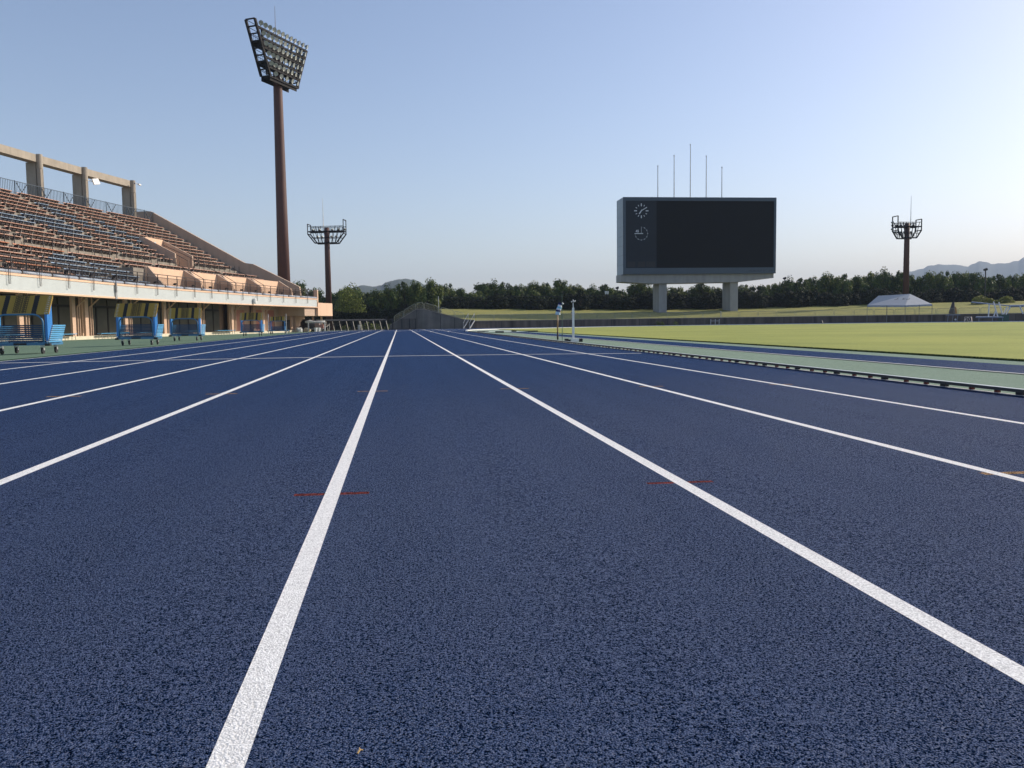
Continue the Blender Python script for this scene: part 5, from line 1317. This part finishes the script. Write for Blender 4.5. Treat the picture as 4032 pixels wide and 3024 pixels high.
# skyline of the trees behind the bank, as (pixel x, pixel y of the tree top)
sky = [(1545, 1128), (1590, 1118), (1640, 1112), (1700, 1108), (1760, 1125), (1815, 1148), (1870, 1152), (1925, 1108), (1985, 1120), (2040, 1126), (2095, 1118), (2150, 1122), (2205, 1112), (2265, 1120), (2325, 1130), (2385, 1128), (2440, 1150),
       (2500, 1120), (2540, 1115), (2600, 1135), (2660, 1130), (2715, 1140), (2765, 1120), (2820, 1138), (2880, 1140), (2930, 1130), (2985, 1135), (3040, 1118), (3095, 1098), (3150, 1104), (3205, 1095), (3265, 1082), (3320, 1088), (3375, 1098), (3430, 1066), (3490, 1060), (3540, 1075), (3600, 1088), (3655, 1078), (3715, 1076), (3770, 1084), (3825, 1066), (3880, 1084), (3935, 1088), (3990, 1086), (4045, 1080), (4100, 1078)]
for i, (x, y) in enumerate(sky):
    Z = 166+3*math.sin(i*1.9)
    if x < 1730: Z = 142+2*math.sin(i*2.3)
    p = P(x, y, Z); px = Z/F
    zg = 3.0 if x > 1730 else 1.0
    add_tree(p.x, p.y, zg, p.z+.95, 36*px*1.25*(1+.12*math.sin(i*2.7)), 'dense green tree in the front row behind the bank, %s from the left' % ORD[i], i)
for i in range(38):         # a second row fills the gaps lower down
    x = 1560+i*70; Z = 176+3*math.cos(i*2.1)
    yy0 = min(sky, key=lambda q: abs(q[0]-x))[1]+7
    p = P(x, yy0, Z); add_tree(p.x, p.y, 3.0, p.z+.3, 4.0, 'dark tree in the shaded back row behind the bank, %s from the left' % ORD[i], 70+i, 'trees in the back row')
for i in range(56):         # undergrowth filling the foot of the wood
    x = 1640+i*46; Z = 160+2*math.sin(i*1.7); x_ = x
    zg = 3.0 if x > 1730 else 1.0
    if x < 1730: Z = 138
    p = P(x, 1200, Z); add_tree(p.x, p.y, zg-.6, zg+3.1+.5*math.sin(i), 2.3, 'low dark shrub at the foot of the trees, %s from the left' % ORD[i], 120+i, 'shrubs along the foot of the trees', True)
# trees beyond the fence on the left
lft = [(1130, 1116, 150), (1175, 1100, 150), (1215, 1108, 150), (1255, 1128, 150), (1300, 1135, 150), (1345, 1118, 147), (1392, 1108, 146), (1440, 1140, 146), (1490, 1132, 145), (1520, 1122, 145)]
for i, (x, y, Z) in enumerate(lft):
    p = P(x, y, Z); add_tree(p.x, p.y, -.6, p.z, 2.9, 'leafy tree beyond the dark fence and grandstand corner, %s from the left' % ORD[i], 200+i, 'trees beyond the dark fence')
for i in range(12):
    x = 1250+i*30; p = P(x, 1200, 141+1.5*math.sin(i*2)); add_tree(p.x, p.y, -.6, p.z+.8*math.sin(i*1.3), 2.2, 'shaded shrub tree just behind the dark fence, %s from the left' % ORD[i], 230+i, 'shrub trees behind the dark fence', True)
for i, (x, y) in enumerate(((1372, 1150), (1398, 1190), (1360, 1185))):
    p = P(x, y, 133); bushlet(0, 0, 1.9, 'bright light green foliage hanging beyond the fence, %s of three' % ('top', 'right', 'left')[i], 31+i, 'bright_sapling', [LEAF[2], LEAF[3]], 700, 1.3, base=Vector((p.x, p.y, p.z-1.6)), leaf=.11)['group'] = 'bright saplings beyond the fence'
for i, (x, w, lab) in enumerate(((3860, 1.7, 'rounded yellow-green bush at the bank top, left of the lamp post foot'), (3896, 1.1, 'rounded yellow-green bush at the bank top, right of the lamp post foot'), (3925, .7, 'tiny low yellow-green bush between the two larger ones'), (3963, 1.5, 'ragged yellow-green bush at the bank top by the right edge'))):
    p = P(x, 1190, 147); bushlet(0, 0, w, lab, 50+i, 'bright_bush', [mat('leaf_yellow', (.24, .25, .05), .6, .3, .5, trans=.2), LEAF[3]], int(600*w), .85, base=Vector((p.x, p.y, 2.8)), leaf=.10)
for i, (x, w) in enumerate(((1450, 1.5), (1480, 1.3), (1425, 1.1), (1535, 1.2), (1360, 1.0))):
    p = P(x, 1290, 121); bushlet(0, 0, w*.75, 'small green weed clump behind the dark fence, %s from the left' % ('third', 'fourth', 'second', 'fifth', 'first')[i], 60+i, 'weed_clump', None, 220, 1.1, base=Vector((p.x, p.y, g(p.x, p.y)-.1)), leaf=.08)['group'] = 'weed clumps behind the fence'
# ------------------------------------------------------------------ hills
def ridge(name, prof, Z, depth, m, rough):
    from mathutils import noise
    mb = MB(); nx = 260; ny = 9; x0, x1 = prof[0][0], prof[-1][0]
    for i in range(nx+1):
        x = x0+(x1-x0)*i/nx
        for (xa, ya), (xb, yb) in zip(prof[:-1], prof[1:]):
            if xa <= x <= xb: t = (x-xa)/(xb-xa); t = t*t*(3-2*t); y = ya+(yb-ya)*t
        p = P(x, y, Z); fl = Vector((p.x, p.y, 0)).normalized()
        hh = p.z+rough*.35*noise.noise(Vector((i*.3, 0, Z)))+rough*.25*noise.noise(Vector((i*.9, 3, Z)))
        for j in range(ny+1):
            t = j/ny*2-1; k = math.cos(t*math.pi/2)**1.3 if abs(t) < 1 else 0
            q = Vector((p.x, p.y, 0))+fl*(t*depth); mb.v.append(Vector((q.x, q.y, -3+(hh+3)*k+(rough*.8*noise.noise(Vector((i*.2, j*1.1, 7))) if 0 < j < ny and t else 0)*k)))
    for i in range(nx):
        for j in range(ny): a = i*(ny+1)+j; mb.f.append((a, a+1, a+ny+2, a+ny+1)); mb.m.append(0)
    o = mb.build(name, m, smooth=True, fix=True); return struct(o)
M_HILL = mat('forested_hill', (.025, .042, .022), .95, .35, .02, .5, .08)
ridge('hill', [(1200, 1275), (1330, 1180), (1400, 1129), (1425, 1123), (1468, 1128), (1500, 1123), (1520, 1113), (1545, 1105), (1572, 1100), (1600, 1098), (1628, 1101), (1650, 1109), (1672, 1120), (1700, 1131), (1760, 1170), (1900, 1270)], 1600, 320, M_HILL, 1.3)
ridge('mountain', [(3050, 1250), (3300, 1190), (3450, 1120), (3585, 1069), (3635, 1058), (3655, 1045), (3700, 1040), (3760, 1044), (3810, 1048), (3835, 1038), (3855, 1030), (3885, 1032), (3905, 1040), (3950, 1036), (4005, 1028), (4032, 1016), (4100, 1000), (4250, 1010), (4600, 1100)], 4300, 900, M_HILL, 6)
# ------------------------------------------------------------------ haze
hz_m = bpy.data.materials.new('haze_air'); hz_m.use_nodes = True; N = hz_m.node_tree.nodes; L = hz_m.node_tree.links
N.remove(N['Principled BSDF']); pv = N.new('ShaderNodeVolumePrincipled'); pv.inputs['Color'].default_value = (.64, .79, 1, 1); pv.inputs['Density'].default_value = .00019; pv.inputs['Anisotropy'].default_value = 0
L.new(pv.outputs[0], N['Material Output'].inputs['Volume'])
o = MB().box(-6100, -6100, -8, 6200, 6200, 345).build('haze', hz_m); o['kind'] = 'stuff'; tag(o, 'thin pale air that fades the distant mountains to blue', None, None, 'stuff')
